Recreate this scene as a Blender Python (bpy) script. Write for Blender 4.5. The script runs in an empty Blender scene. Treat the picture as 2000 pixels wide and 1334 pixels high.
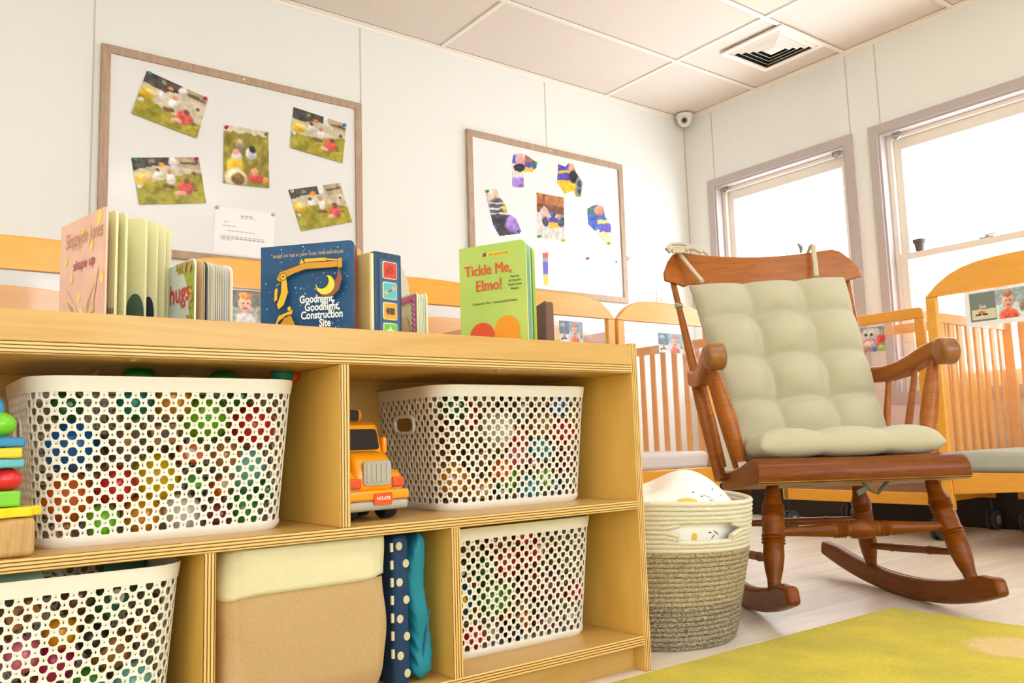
import bpy, bmesh, math, random
from mathutils import Vector, Matrix
random.seed(7)
C = bpy.context.scene.collection
PI = math.pi
# ------------------------------------------------------------------ camera
O = Vector((-4.34688766, -3.72586246, 0.49)); H = 2.62677556
FPX = 1660.71551; YAW, PIT, ROL = 0.922438791, 0.116120653, -0.0311958266
FW = Vector((math.cos(PIT)*math.cos(YAW), math.cos(PIT)*math.sin(YAW), math.sin(PIT)))
_r = Vector((math.sin(YAW), -math.cos(YAW), 0)); _u = _r.cross(FW)
RT = _r*math.cos(ROL) + _u*math.sin(ROL); UP = -_r*math.sin(ROL) + _u*math.cos(ROL)
cd = bpy.data.cameras.new('camera'); cam = bpy.data.objects.new('camera', cd); C.objects.link(cam)
cd.sensor_fit = 'HORIZONTAL'; cd.sensor_width = 36; cd.lens = 36*FPX/2000; cd.clip_start = 0.05
cam.matrix_world = Matrix(((RT.x, UP.x, -FW.x, O.x), (RT.y, UP.y, -FW.y, O.y), (RT.z, UP.z, -FW.z, O.z), (0, 0, 0, 1)))
bpy.context.scene.camera = cam
sc = bpy.context.scene
sc.view_settings.view_transform = 'Standard'; sc.view_settings.look = 'None'
sc.view_settings.gamma = 1; sc.view_settings.use_curve_mapping = False
sc.view_settings.exposure = 0.08
sc.cycles.transparent_max_bounces = 32
# ------------------------------------------------------------------ daylight
w = bpy.data.worlds.new('sky'); sc.world = w; w.use_nodes = True
bg = w.node_tree.nodes['Background']; bg.inputs[0].default_value = (0.86, 0.93, 1.0, 1); bg.inputs[1].default_value = 8.0
LAMP = 6.5      # strength of the ceiling lamp diffusers
LAMPCOL = (1.0, 0.98, 0.935)

def ray(x, y): return FW*FPX + RT*(x-1000) - UP*(y-667)
def onx(x, y, v): d = ray(x, y); return O + d*((v-O.x)/d.x)
def ony(x, y, v): d = ray(x, y); return O + d*((v-O.y)/d.y)
def onz(x, y, v): d = ray(x, y); return O + d*((v-O.z)/d.z)

# ------------------------------------------------------------------ materials
def lin(c):
    return tuple((v/255/12.92 if v/255 <= 0.04045 else ((v/255+0.055)/1.055)**2.4) for v in c) + (1,)
def mat(name, c, rough=0.6, spec=0.5, metal=0, bump=None, noise=None, coat=0, sheen=0, emit=0):
    """c sRGB; noise=(scale(xyz or s), amount, colour2); bump=(scale, strength)"""
    m = bpy.data.materials.new(name); m.use_nodes = True; nt = m.node_tree; b = nt.nodes['Principled BSDF']
    b.inputs['Base Color'].default_value = lin(c); b.inputs['Roughness'].default_value = rough
    b.inputs['Specular IOR Level'].default_value = spec; b.inputs['Metallic'].default_value = metal
    if coat: b.inputs['Coat Weight'].default_value = coat; b.inputs['Coat Roughness'].default_value = 0.15
    if sheen: b.inputs['Sheen Weight'].default_value = sheen
    if emit: b.inputs['Emission Color'].default_value = lin(c); b.inputs['Emission Strength'].default_value = emit
    tc = nt.nodes.new('ShaderNodeTexCoord')
    if noise:
        s, amt, c2 = noise[:3]
        mp = nt.nodes.new('ShaderNodeMapping'); nt.links.new(tc.outputs['Object'], mp.inputs[0])
        mp.inputs['Scale'].default_value = (s, s, s) if not hasattr(s, '__len__') else s
        n = nt.nodes.new('ShaderNodeTexNoise'); n.inputs['Scale'].default_value = 1; n.inputs['Detail'].default_value = 5
        n.inputs['Distortion'].default_value = noise[3] if len(noise) > 3 else 0
        nt.links.new(mp.outputs[0], n.inputs['Vector'])
        rp = nt.nodes.new('ShaderNodeMapRange'); rp.inputs[1].default_value = 0.35; rp.inputs[2].default_value = 0.68
        rp.inputs[4].default_value = amt; nt.links.new(n.outputs[0], rp.inputs[0])
        mx = nt.nodes.new('ShaderNodeMix'); mx.data_type = 'RGBA'; mx.inputs[6].default_value = lin(c); mx.inputs[7].default_value = lin(c2)
        nt.links.new(rp.outputs[0], mx.inputs[0]); nt.links.new(mx.outputs[2], b.inputs['Base Color'])
    if bump:
        n2 = nt.nodes.new('ShaderNodeTexNoise'); n2.inputs['Scale'].default_value = bump[0]; n2.inputs['Detail'].default_value = 3
        nt.links.new(tc.outputs['Object'], n2.inputs['Vector'])
        bp = nt.nodes.new('ShaderNodeBump'); bp.inputs['Strength'].default_value = bump[1]; bp.inputs['Distance'].default_value = 0.003
        nt.links.new(n2.outputs[0], bp.inputs['Height']); nt.links.new(bp.outputs[0], b.inputs['Normal'])
    return m
def plymat(name, axis):
    m = bpy.data.materials.new(name); m.use_nodes = True; nt = m.node_tree; b = nt.nodes['Principled BSDF']
    b.inputs['Roughness'].default_value = 0.45
    tc = nt.nodes.new('ShaderNodeTexCoord'); sp = nt.nodes.new('ShaderNodeSeparateXYZ'); nt.links.new(tc.outputs['Object'], sp.inputs[0])
    n = nt.nodes.new('ShaderNodeTexNoise'); n.inputs['Scale'].default_value = 60; nt.links.new(tc.outputs['Object'], n.inputs['Vector'])
    ad = nt.nodes.new('ShaderNodeMath'); ad.operation = 'MULTIPLY_ADD'; ad.inputs[1].default_value = 0.0012
    nt.links.new(n.outputs[0], ad.inputs[0]); nt.links.new(sp.outputs[axis], ad.inputs[2])
    mu = nt.nodes.new('ShaderNodeMath'); mu.operation = 'MULTIPLY'; mu.inputs[1].default_value = 2*PI/0.0051; nt.links.new(ad.outputs[0], mu.inputs[0])
    si = nt.nodes.new('ShaderNodeMath'); si.operation = 'SINE'; nt.links.new(mu.outputs[0], si.inputs[0])
    cr = nt.nodes.new('ShaderNodeValToRGB'); e = cr.color_ramp.elements
    mr = nt.nodes.new('ShaderNodeMapRange'); mr.inputs[1].default_value = -1; nt.links.new(si.outputs[0], mr.inputs[0])
    nt.links.new(mr.outputs[0], cr.inputs[0])
    e[0].position = 0.12; e[0].color = lin((104, 62, 16)); e[1].position = 0.5; e[1].color = lin((236, 194, 118))
    e2 = cr.color_ramp.elements.new(0.26); e2.color = lin((188, 136, 64))
    nt.links.new(cr.outputs[0], b.inputs['Base Color'])
    return m
def vcmat(name, rough=0.4):
    m = bpy.data.materials.new(name); m.use_nodes = True; nt = m.node_tree; b = nt.nodes['Principled BSDF']
    a = nt.nodes.new('ShaderNodeAttribute'); a.attribute_name = 'Col'; nt.links.new(a.outputs['Color'], b.inputs['Base Color'])
    b.inputs['Roughness'].default_value = rough
    return m
def clearmat(name, tint=(1, 1, 1, 1), gloss=0.5, rough=0.05, haze=0.0):
    m = bpy.data.materials.new(name); m.use_nodes = True; nt = m.node_tree
    for n in list(nt.nodes): nt.nodes.remove(n)
    o = nt.nodes.new('ShaderNodeOutputMaterial'); t = nt.nodes.new('ShaderNodeBsdfTransparent'); t.inputs[0].default_value = tint
    g = nt.nodes.new('ShaderNodeBsdfGlossy'); g.inputs['Roughness'].default_value = rough
    f = nt.nodes.new('ShaderNodeFresnel'); f.inputs[0].default_value = 1.45
    mm = nt.nodes.new('ShaderNodeMath'); mm.operation = 'MULTIPLY'; mm.inputs[1].default_value = gloss; ge = nt.nodes.new('ShaderNodeNewGeometry'); iv = nt.nodes.new('ShaderNodeMath'); iv.operation = 'SUBTRACT'; iv.inputs[0].default_value = 1; nt.links.new(ge.outputs['Backfacing'], iv.inputs[1])
    m0 = nt.nodes.new('ShaderNodeMath'); m0.operation = 'MULTIPLY'; nt.links.new(f.outputs[0], m0.inputs[0]); nt.links.new(iv.outputs[0], m0.inputs[1]); nt.links.new(m0.outputs[0], mm.inputs[0])
    mx = nt.nodes.new('ShaderNodeMixShader'); nt.links.new(mm.outputs[0], mx.inputs[0]); nt.links.new(t.outputs[0], mx.inputs[1]); nt.links.new(g.outputs[0], mx.inputs[2])
    last = mx
    if haze:
        d = nt.nodes.new('ShaderNodeBsdfDiffuse'); d.inputs[0].default_value = (0.9, 0.9, 0.92, 1)
        m2 = nt.nodes.new('ShaderNodeMixShader'); m2.inputs[0].default_value = haze
        nt.links.new(mx.outputs[0], m2.inputs[1]); nt.links.new(d.outputs[0], m2.inputs[2]); last = m2
    nt.links.new(last.outputs[0], o.inputs[0])
    return m
M = dict(
 wall=mat('wall_paint', (238, 237, 230), 0.55, 0.3, bump=(220, 0.05)),
 seam=mat('seam', (206, 200, 182), 0.7),
 tile=mat('ceiling_tile', (240, 228, 216), 0.9, 0.1, noise=(260, 0.5, (218, 204, 190)), bump=(420, 0.5)),
 tbar=mat('ceiling_bar', (246, 238, 226), 0.5),
 shadowgap=mat('gap', (150, 138, 120), 0.8),
 dark=mat('dark', (30, 26, 22), 0.8),
 base=mat('baseboard_and_shade', (38, 30, 24), 0.5),
 casing=mat('window_casing', (190, 178, 174), 0.5, bump=(300, 0.05)),
 sash=mat('window_sash', (236, 228, 216), 0.4),
 maple=mat('maple', (208, 168, 96), 0.4, 0.4, noise=((3, 3, 38), 0.65, (196, 148, 72), 1.2), coat=0.15),
 maplev=mat('maple_upright', (240, 196, 98), 0.42, 0.4, noise=((14, 14, 2.5), 0.6, (226, 176, 78), 1.0), coat=0.1),
 plyz=plymat('ply_edge_flat', 2), plyx=plymat('ply_edge_upright', 0),
 plastic=mat('white_plastic', (244, 240, 228), 0.42, 0.5),
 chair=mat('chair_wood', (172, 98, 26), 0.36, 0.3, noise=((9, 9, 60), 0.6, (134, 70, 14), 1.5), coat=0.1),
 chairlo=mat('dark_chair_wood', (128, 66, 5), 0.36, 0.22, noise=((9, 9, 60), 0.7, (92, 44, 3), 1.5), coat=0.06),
 chairdk=mat('chair_wood_underside', (196, 160, 116), 0.7, noise=(12, 0.8, (150, 108, 66))),
 worn=mat('worn_knob', (160, 100, 40), 0.38, noise=(30, 0.8, (120, 76, 30)), coat=0.1),
 crib=mat('crib_wood', (244, 176, 66), 0.3, 0.5, noise=((5, 5, 40), 0.6, (232, 156, 44), 1.0), coat=0.25),
 cush=mat('sage_linen', (196, 190, 160), 0.95, 0.1, noise=(420, 0.5, (180, 174, 142)), bump=(900, 0.35), sheen=0.3),
 strap=mat('strap', (206, 196, 168), 0.9, bump=(500, 0.3)),
 sheetw=mat('white_sheet', (244, 238, 230), 0.8), sheetg=mat('sage_sheet', (192, 198, 176), 0.85, noise=(8, 0.4, (176, 182, 158))),
 sheetp=mat('coral_sheet', (246, 150, 126), 0.85, noise=((30, 4, 4), 0.7, (232, 120, 98))),
 metal=mat('metal', (170, 170, 168), 0.3, metal=0.9), rubber=mat('rubber', (70, 72, 74), 0.6), black=mat('black_plastic', (28, 30, 32), 0.45),
 brass=mat('brass_plate', (196, 164, 96), 0.35, metal=0.8),
 acryl=clearmat('acrylic', (0.97, 0.97, 0.98, 1), 1.0, 0.06, 0.05), glass=clearmat('glass', (1, 1, 1, 1), 0.6, 0.0),
 sleeve=clearmat('sleeve', (0.97, 0.97, 0.97, 1), 1.2, 0.12, 0.08),
 frame=mat('board_frame', (188, 160, 134), 0.55, noise=((60, 8, 8), 0.7, (164, 134, 108), 1.0)),
 board=mat('whiteboard', (236, 236, 233), 0.16, 0.5),
 card=mat('board_page', (232, 226, 190), 0.55), cardw=mat('paper', (250, 248, 244), 0.6),
 ink=mat('ink', (40, 36, 40), 0.6), white=mat('white_print', (250, 248, 240), 0.5),
 pic=vcmat('print', 0.35),
 canvas=mat('sand_canvas', (206, 174, 128), 0.95, 0.1, noise=(520, 0.6, (184, 150, 102)), bump=(700, 0.5)),
 canvasw=mat('cream_canvas', (226, 218, 178), 0.95, 0.1, noise=(520, 0.4, (208, 198, 152)), bump=(700, 0.4)),
 ropec=mat('cream_rope', (236, 230, 206), 0.9, 0.1, noise=((160, 160, 300), 0.5, (214, 204, 172)), bump=(420, 0.8)),
 ropeg=mat('speckled_rope', (206, 192, 158), 0.95, 0.1, noise=((190, 190, 330), 0.95, (120, 100, 68), 1.0), bump=(420, 0.8)),
 roped=mat('dark_speckled_rope', (196, 182, 154), 0.95, 0.1, noise=((190, 190, 330), 1.0, (84, 68, 48), 1.0), bump=(420, 0.8)),
 pillow=mat('pillow_cotton', (250, 246, 238), 0.9),
 orange=mat('orange_plastic', (250, 160, 16), 0.28, coat=0.3), greyp=mat('grey_plastic', (178, 174, 158), 0.4),
 redp=mat('red_lamp', (226, 84, 30), 0.3), blackg=mat('black_window', (22, 22, 22), 0.15),
 beech=mat('raw_beech', (206, 166, 108), 0.6, noise=((60, 8, 8), 0.7, (170, 128, 76), 2.0)),
)
def floor_mat():
    m = mat('floor_planks', (238, 226, 206), 0.42, 0.4, noise=((2.2, 26, 1), 0.8, (216, 202, 184), 1.5))
    nt = m.node_tree; b = nt.nodes['Principled BSDF']
    src = b.inputs['Base Color'].links[0].from_socket
    tc = nt.nodes.new('ShaderNodeTexCoord'); br = nt.nodes.new('ShaderNodeTexBrick')
    nt.links.new(tc.outputs['Object'], br.inputs['Vector']); br.inputs['Scale'].default_value = 1
    br.inputs['Brick Width'].default_value = 1.2; br.inputs['Row Height'].default_value = 0.152; br.inputs['Mortar Size'].default_value = 0.0012
    br.inputs['Color1'].default_value = (1, 1, 1, 1); br.inputs['Color2'].default_value = (0.88, 0.87, 0.86, 1); br.inputs['Mortar'].default_value = (0.7, 0.67, 0.63, 1)
    mx = nt.nodes.new('ShaderNodeMix'); mx.data_type = 'RGBA'; mx.blend_type = 'MULTIPLY'; mx.inputs[0].default_value = 1
    nt.links.new(src, mx.inputs[6]); nt.links.new(br.outputs[0], mx.inputs[7]); nt.links.new(mx.outputs[2], b.inputs['Base Color'])
    return m
M['floor'] = floor_mat()
_cm = {}
def col(c, rough=0.35, coat=0.2):
    k = (c, rough)
    if k not in _cm: _cm[k] = mat('paint_%d_%d_%d' % c, c, rough, coat=coat)
    return _cm[k]

# ------------------------------------------------------------------ mesh builder
class MB:
    def __init__(s): s.v = []; s.f = []; s.m = []; s.c = None
    def add(s, vs, fs, m=0):
        n = len(s.v); s.v += [tuple(v) for v in vs]
        for f in fs: s.f.append(tuple(i+n for i in f)); s.m.append(m)
        return s
    def box(s, x0, x1, y0, y1, z0, z1, m=0, fm=None, T=None):
        vs = [Vector(p) for p in ((x0, y0, z0), (x1, y0, z0), (x1, y1, z0), (x0, y1, z0), (x0, y0, z1), (x1, y0, z1), (x1, y1, z1), (x0, y1, z1))]
        if T: vs = [T @ p for p in vs]
        fs = [(0, 3, 2, 1), (4, 5, 6, 7), (0, 1, 5, 4), (2, 3, 7, 6), (1, 2, 6, 5), (0, 4, 7, 3)]  # -z +z -y +y +x -x
        n = len(s.v); s.v += [tuple(p) for p in vs]
        for i, f in enumerate(fs): s.f.append(tuple(k+n for k in f)); s.m.append((fm or {}).get(i, m))
        return s
    def prism(s, pts, fr, t0, t1, m=0, mside=None):
        """2D polygon in frame (o, ex, ey, en), between offsets t0 and t1 along en"""
        o, ex, ey, en = fr; n = len(pts)
        a = [o+ex*x+ey*y+en*t0 for x, y in pts]; b = [o+ex*x+ey*y+en*t1 for x, y in pts]
        k = len(s.v); s.v += [tuple(p) for p in a+b]
        s.f.append(tuple(range(k+n-1, k-1, -1))); s.m.append(m)
        s.f.append(tuple(range(k+n, k+2*n))); s.m.append(m)
        for i in range(n):
            j = (i+1) % n; s.f.append((k+i, k+j, k+n+j, k+n+i)); s.m.append(m if mside is None else mside)
        return s
    def ringprism(s, outer, inner, fr, t0, t1, m=0):
        o, ex, ey, en = fr; n = len(outer); k = len(s.v)
        for t in (t0, t1):
            for L in (outer, inner): s.v += [tuple(o+ex*x+ey*y+en*t) for x, y in L]
        for i in range(n):
            j = (i+1) % n
            for f in ((i, j, n+j, n+i), (2*n+j, 2*n+i, 3*n+i, 3*n+j), (j, i, 2*n+i, 2*n+j), (n+i, n+j, 3*n+j, 3*n+i)):
                s.f.append(tuple(q+k for q in f)); s.m.append(m)
        return s
    def tube(s, path, rad, seg=12, m=0, sx=1.0, cap=True, up=None):
        path = [Vector(p) for p in path]; n = len(path)
        if not hasattr(rad, '__len__'): rad = [rad]*n
        k = len(s.v); ref = Vector(up) if up else None
        for i, p in enumerate(path):
            t = path[min(i+1, n-1)] - path[max(i-1, 0)]; k_ = 2
            while t.length < 1e-7 and k_ < n: t = path[min(i+k_, n-1)] - path[max(i-k_, 0)]; k_ += 1
            t.normalize()
            a = ref if ref is not None else (Vector((0, 0, 1)) if abs(t.z) < 0.9 else Vector((1, 0, 0)))
            u = t.cross(a).normalized(); v2 = u.cross(t).normalized()
            if ref is None: ref = v2
            else: ref = v2 if up is None else ref
            for j in range(seg):
                g = 2*PI*j/seg; s.v.append(tuple(p + u*math.cos(g)*rad[i]*sx + v2*math.sin(g)*rad[i]))
        for i in range(n-1):
            for j in range(seg):
                q = (j+1) % seg; s.f.append((k+i*seg+j, k+i*seg+q, k+(i+1)*seg+q, k+(i+1)*seg+j)); s.m.append(m)
        if cap:
            s.f.append(tuple(k+j for j in range(seg-1, -1, -1))); s.m.append(m)
            s.f.append(tuple(k+(n-1)*seg+j for j in range(seg))); s.m.append(m)
        return s
    def lathe(s, p0, p1, prof, seg=16, m=0):
        p0 = Vector(p0); p1 = Vector(p1)
        return s.tube([p0.lerp(p1, t) for t, r in prof], [r for t, r in prof], seg, m)
    def ball(s, c, r, seg=20, rings=12, m=0, sc=(1, 1, 1)):
        c = Vector(c); k = len(s.v)
        s.v.append(tuple(c+Vector((0, 0, r*sc[2]))))
        for i in range(1, rings):
            a = PI*i/rings
            for j in range(seg):
                g = 2*PI*j/seg; s.v.append((c.x+r*sc[0]*math.sin(a)*math.cos(g), c.y+r*sc[1]*math.sin(a)*math.sin(g), c.z+r*sc[2]*math.cos(a)))
        s.v.append(tuple(c-Vector((0, 0, r*sc[2])))); e = len(s.v)-1
        for j in range(seg):
            q = (j+1) % seg; s.f.append((k, k+1+j, k+1+q)); s.m.append(m)
            b0 = k+1+(rings-2)*seg; s.f.append((e, b0+q, b0+j)); s.m.append(m)
        for i in range(rings-2):
            for j in range(seg):
                q = (j+1) % seg; a0 = k+1+i*seg; s.f.append((a0+j, a0+seg+j, a0+seg+q, a0+q)); s.m.append(m)
        return s
    def grid(s, fn, nu, nv, m=0, closeu=False):
        k = len(s.v); cu = nu if closeu else nu+1
        for j in range(nv+1):
            for i in range(cu): s.v.append(tuple(fn(i/nu, j/nv)))
        for j in range(nv):
            for i in range(nu):
                a = k+j*cu+i; b = k+j*cu+(i+1) % cu; s.f.append((a, b, b+cu, a+cu)); s.m.append(m)
        return s
    def text(s, body, fr, x, y, size, off=0.0006, m=0, bold=0.0, shear=0, sx=1.0, center=True):
        vs, fs = text2d(body, bold, shear)
        xs = [p[0] for p in vs]; cx = (min(xs)+max(xs))/2 if center else min(xs)
        o, ex, ey, en = fr
        return s.add([o+ex*(x+(p[0]-cx)*size*sx)+ey*(y+p[1]*size)+en*off for p in vs], fs, m)
    def build(s, name, mats, parent=None, bevel=0, smooth=True, sub=0, solid=0, bseg=2, ang=40, recalc=True):
        me = bpy.data.meshes.new(name); me.from_pydata(s.v, [], s.f)
        if not hasattr(mats, '__len__'): mats = [mats]
        for q in mats: me.materials.append(q)
        me.polygons.foreach_set('material_index', s.m)
        if s.c:
            at = me.color_attributes.new('Col', 'FLOAT_COLOR', 'POINT'); at.data.foreach_set('color', [x for q in s.c for x in q])
        if recalc:
            bm = bmesh.new(); bm.from_mesh(me); bmesh.ops.recalc_face_normals(bm, faces=bm.faces); bm.to_mesh(me); bm.free()
        if smooth:
            me.polygons.foreach_set('use_smooth', [True]*len(me.polygons))
            if not sub: me.set_sharp_from_angle(angle=math.radians(ang))
        o = bpy.data.objects.new(name, me); C.objects.link(o)
        if parent: o.parent = parent
        if solid: q = o.modifiers.new('solid', 'SOLIDIFY'); q.thickness = solid; q.offset = 0
        if bevel: q = o.modifiers.new('bevel', 'BEVEL'); q.width = bevel; q.segments = bseg; q.limit_method = 'ANGLE'; q.angle_limit = math.radians(50)
        if sub: q = o.modifiers.new('sub', 'SUBSURF'); q.levels = sub; q.render_levels = sub
        return o
_tc = {}
def text2d(body, bold=0.0, shear=0):
    k = (body, bold, shear)
    if k not in _tc:
        cu = bpy.data.curves.new('t', 'FONT'); cu.body = body; cu.size = 1; cu.resolution_u = 3; cu.offset = bold; cu.shear = shear
        ob = bpy.data.objects.new('t', cu); C.objects.link(ob); bpy.context.view_layer.update()
        me = bpy.data.meshes.new_from_object(ob.evaluated_get(bpy.context.evaluated_depsgraph_get()))
        _tc[k] = ([tuple(v.co) for v in me.vertices], [tuple(p.vertices) for p in me.polygons])
        bpy.data.objects.remove(ob); bpy.data.curves.remove(cu); bpy.data.meshes.remove(me)
    return _tc[k]
def tag(o, label, cat, group=None, kind=None):
    o['label'] = label; o['category'] = cat
    if group: o['group'] = group
    if kind: o['kind'] = kind
    return o
def thing(name, label, cat, loc=(0, 0, 0), rz=0, group=None):
    o = bpy.data.objects.new(name, None); C.objects.link(o); o.empty_display_size = 0.05
    o.location = loc; o.rotation_euler = (0, 0, rz); return tag(o, label, cat, group)
def struct(o): o['kind'] = 'structure'; return o
def dup(root, loc=None, rz=None, label=None):
    r = root.copy(); C.objects.link(r)
    if loc is not None: r.location = loc
    if rz is not None: r.rotation_euler = (0, 0, rz)
    if label: r['label'] = label
    def rec(a, b):
        for ch in list(a.children):
            c = ch.copy(); C.objects.link(c); c.parent = b; rec(ch, c)
    rec(root, r)
    return r
def frame2(o, ex, ey):
    o = Vector(o); ex = Vector(ex).normalized(); ey = Vector(ey); ey = (ey-ex*ey.dot(ex)).normalized(); return (o, ex, ey, ex.cross(ey))
def rrect(x0, x1, y0, y1, r, n=5, corners=(1, 1, 1, 1)):
    P = []
    for q, (cx, cy, a0) in enumerate(((x0+r, y0+r, PI), (x1-r, y0+r, 1.5*PI), (x1-r, y1-r, 0), (x0+r, y1-r, PI/2))):
        if not corners[q]: P.append(((x0, x1, x1, x0)[q], (y0, y0, y1, y1)[q])); continue
        for i in range(n+1): a = a0+PI/2*i/n; P.append((cx+r*math.cos(a), cy+r*math.sin(a)))
    return P
def ell(cx, cy, rx, ry, n=20, a0=0, a1=2*PI, rot=0):
    P = []
    for i in range(n):
        a = a0+(a1-a0)*i/(n if abs(a1-a0-2*PI) < 1e-6 else n-1); x = rx*math.cos(a); y = ry*math.sin(a)
        P.append((cx+x*math.cos(rot)-y*math.sin(rot), cy+x*math.sin(rot)+y*math.cos(rot)))
    return P
def inpoly(x, y, P):
    c = False; n = len(P)
    for i in range(n):
        x1, y1 = P[i]; x2, y2 = P[(i+1) % n]
        if (y1 > y) != (y2 > y) and x < (x2-x1)*(y-y1)/(y2-y1)+x1: c = not c
    return c
def picture(name, quad, colf, nx, ny, parent=None, mask=None, thick=0.0006, curl=0.0, en=None, matl=None):
    """printed picture: bilinear patch over 4 corners TL,TR,BR,BL with colours colf(u, v) (v down)"""
    a, b, c, d = [Vector(q) for q in quad]; mb = MB(); cols = []
    n = en or (b-a).cross(a-d).normalized()
    for j in range(ny+1):
        for i in range(nx+1):
            u, v = i/nx, j/ny; p = (a.lerp(b, u)).lerp(d.lerp(c, u), v) + n*curl*(u*v)**2
            mb.v.append(tuple(p)); cols.append(lin(colf(u, v)))
    for j in range(ny):
        for i in range(nx):
            if mask and not inpoly((i+.5)/nx, (j+.5)/ny, mask): continue
            k = j*(nx+1)+i; mb.f.append((k, k+1, k+nx+2, k+nx+1)); mb.m.append(0)
    if mask:
        used = sorted({q for f in mb.f for q in f}); mp = {q: i for i, q in enumerate(used)}
        mb.v = [mb.v[q] for q in used]; cols = [cols[q] for q in used]; mb.f = [tuple(mp[q] for q in f) for f in mb.f]
    mb.c = cols
    return mb.build(name, matl or M['pic'], parent, solid=thick, smooth=False, recalc=False)
def blobs(base, items, seed=0, nz=10):
    """colour function: base(u,v) then ellipses / boxes painted over it"""
    rnd = random.Random(seed); jit = [[rnd.uniform(-nz, nz) for _ in range(64)] for _ in range(64)]
    def vn(x, y):
        i, j = int(math.floor(x)), int(math.floor(y)); a, b = x-i, y-j; a = a*a*(3-2*a); b = b*b*(3-2*b)
        g = lambda p, q: jit[p % 64][q % 64]
        return (g(i, j)*(1-a)+g(i+1, j)*a)*(1-b)+(g(i, j+1)*(1-a)+g(i+1, j+1)*a)*b
    def f(u, v):
        u += vn(u*9, v*9)*.0022; v += vn(u*9+20, v*9+7)*.0022
        c = base(u, v)
        for it in items:
            if it[0] == 'e':
                _, x, y, rx, ry, cc = it
                d = ((u-x)/rx)**2+((v-y)/ry)**2; q = max(0, min(1, (1.25-d)/.55))
                if q: s_ = 1+.16*(((y-v)/ry)*.8+((x-u)/rx)*.5) if rx > .05 else 1; c = tuple(a*(1-q)+min(255, b*s_)*q for a, b in zip(c, cc))
            else:
                _, x0, x1, y0, y1, cc = it
                if x0 < u < x1 and y0 < v < y1: c = cc
        k = vn(u*14, v*12)*2.2+vn(u*50+9, v*40)*1.3
        return tuple(min(255, max(0, q+k)) for q in c)
    return f
# ================================================================== ROOM
XN = Vector((1, 0, 0)); YN = Vector((0, 1, 0)); ZN = Vector((0, 0, 1))
X0, Y0 = -7.0, -6.6          # far corner of the room behind the camera
struct(MB().box(X0, 0.12, Y0, 0.12, -0.06, 0).build('floor', M['floor'], smooth=False))
struct(MB().box(X0, 0.12, Y0, 0.12, H+0.006, H+0.08).build('ceiling', M['tile'], smooth=False))
struct(MB().box(X0, 0.12, 0, 0.12, 0, H+0.006).build('wall_left', M['wall'], smooth=False))
struct(MB().box(X0-0.12, X0, Y0, 0.12, 0, H+0.006).build('wall_far', M['wall'], smooth=False))
# back wall (behind the camera) with two unseen windows added to light the shelf's front
FILL_BWIN = [(-6.2, -4.3), (-3.3, -1.4)]; BZ0, BZ1 = 0.75, 2.15
wb = MB(); xs = X0
for a, b in FILL_BWIN:
    wb.box(xs, a, Y0-.12, Y0, 0, H+.006); wb.box(a, b, Y0-.12, Y0, 0, BZ0); wb.box(a, b, Y0-.12, Y0, BZ1, H+.006); xs = b
wb.box(xs, .12, Y0-.12, Y0, 0, H+.006)
struct(wb.build('wall_back', M['wall'], smooth=False))
for i, (a, b) in enumerate(FILL_BWIN):
    f_ = (Vector((0, Y0, 0)), -XN if False else XN, ZN, Vector((0, -1, 0)))
    r_ = struct(MB().ringprism([(a, BZ0), (b, BZ0), (b, BZ1), (a, BZ1)], [(a+.05, BZ0+.05), (b-.05, BZ0+.05), (b-.05, BZ1-.05), (a+.05, BZ1-.05)], f_, -.012, .11).build('window_%d' % (i+4), M['casing'], smooth=False))  # casing of an added, unseen window
    MB().box((a+b)/2-.02, (a+b)/2+.02, Y0-.07, Y0-.04, BZ0+.05, BZ1-.05).build('added_mullion', M['sash'], r_, smooth=False)
# ceiling suspension bars: along y every 1.22 m, along x every 0.61 m
g = MB(); gx = [-0.731-1.22*i for i in range(6)]; gy = [-0.597-0.61*i for i in range(10)]
for x in gx: g.box(x-0.012, x+0.012, Y0, 0, H-0.002, H+0.0055)
for y in gy: g.box(X0, 0, y-0.012, y+0.012, H-0.0025, H+0.0055)
g.box(X0, 0, -0.02, 0, H-0.003, H+0.0055); g.box(-0.02, 0, Y0, 0, H-0.003, H+0.0055)
g.box(X0, 0, -0.0025, 0, H-0.022, H); g.box(-0.0025, 0, Y0, 0, H-0.022, H)
struct(g.build('trim_1', M['tbar'], smooth=False))
g = MB()                     # shadow gaps beside the bars
for x in gx: g.box(x+0.012, x+0.0145, Y0, -0.02, H+0.004, H+0.0059)
for y in gy: g.box(X0, -0.02, y-0.0145, y-0.012, H+0.004, H+0.0059)
g.box(X0, -0.02, -0.0225, -0.02, H+0.004, H+0.0059); g.box(-0.0225, -0.02, Y0, -0.02, H+0.004, H+0.0059)
struct(g.build('trim_2', M['shadowgap'], smooth=False))
# wall panel seams
g = MB()
for x in (-3.667, -2.435, -1.222, -4.89, -6.1): g.box(x-0.0035, x+0.0035, -0.0015, 0, 0.1, H-0.022)
struct(g.build('trim_3', M['seam'], smooth=False))
g = MB()
for y in (-0.238, -1.207, -1.385, -2.4, -3.6): g.box(-0.0015, 0, y-0.0035, y+0.0035, 2.15, H-0.022)
struct(g.build('trim_4', M['seam'], smooth=False))
struct(MB().box(-0.006, 0, -0.006, 0, 0.1, H-0.02).build('trim_5', M['seam'], smooth=False))
struct(MB().box(X0, 0, -0.012, 0, 0, 0.18).build('baseboard_shade_left', M['base'], bevel=0.003))  # dark baseboards, made taller to stand in for shade under the cribs
struct(MB().box(-0.012, 0, Y0, -0.012, 0, 0.18).build('baseboard_shade_right', M['base'], bevel=0.003))

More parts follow.
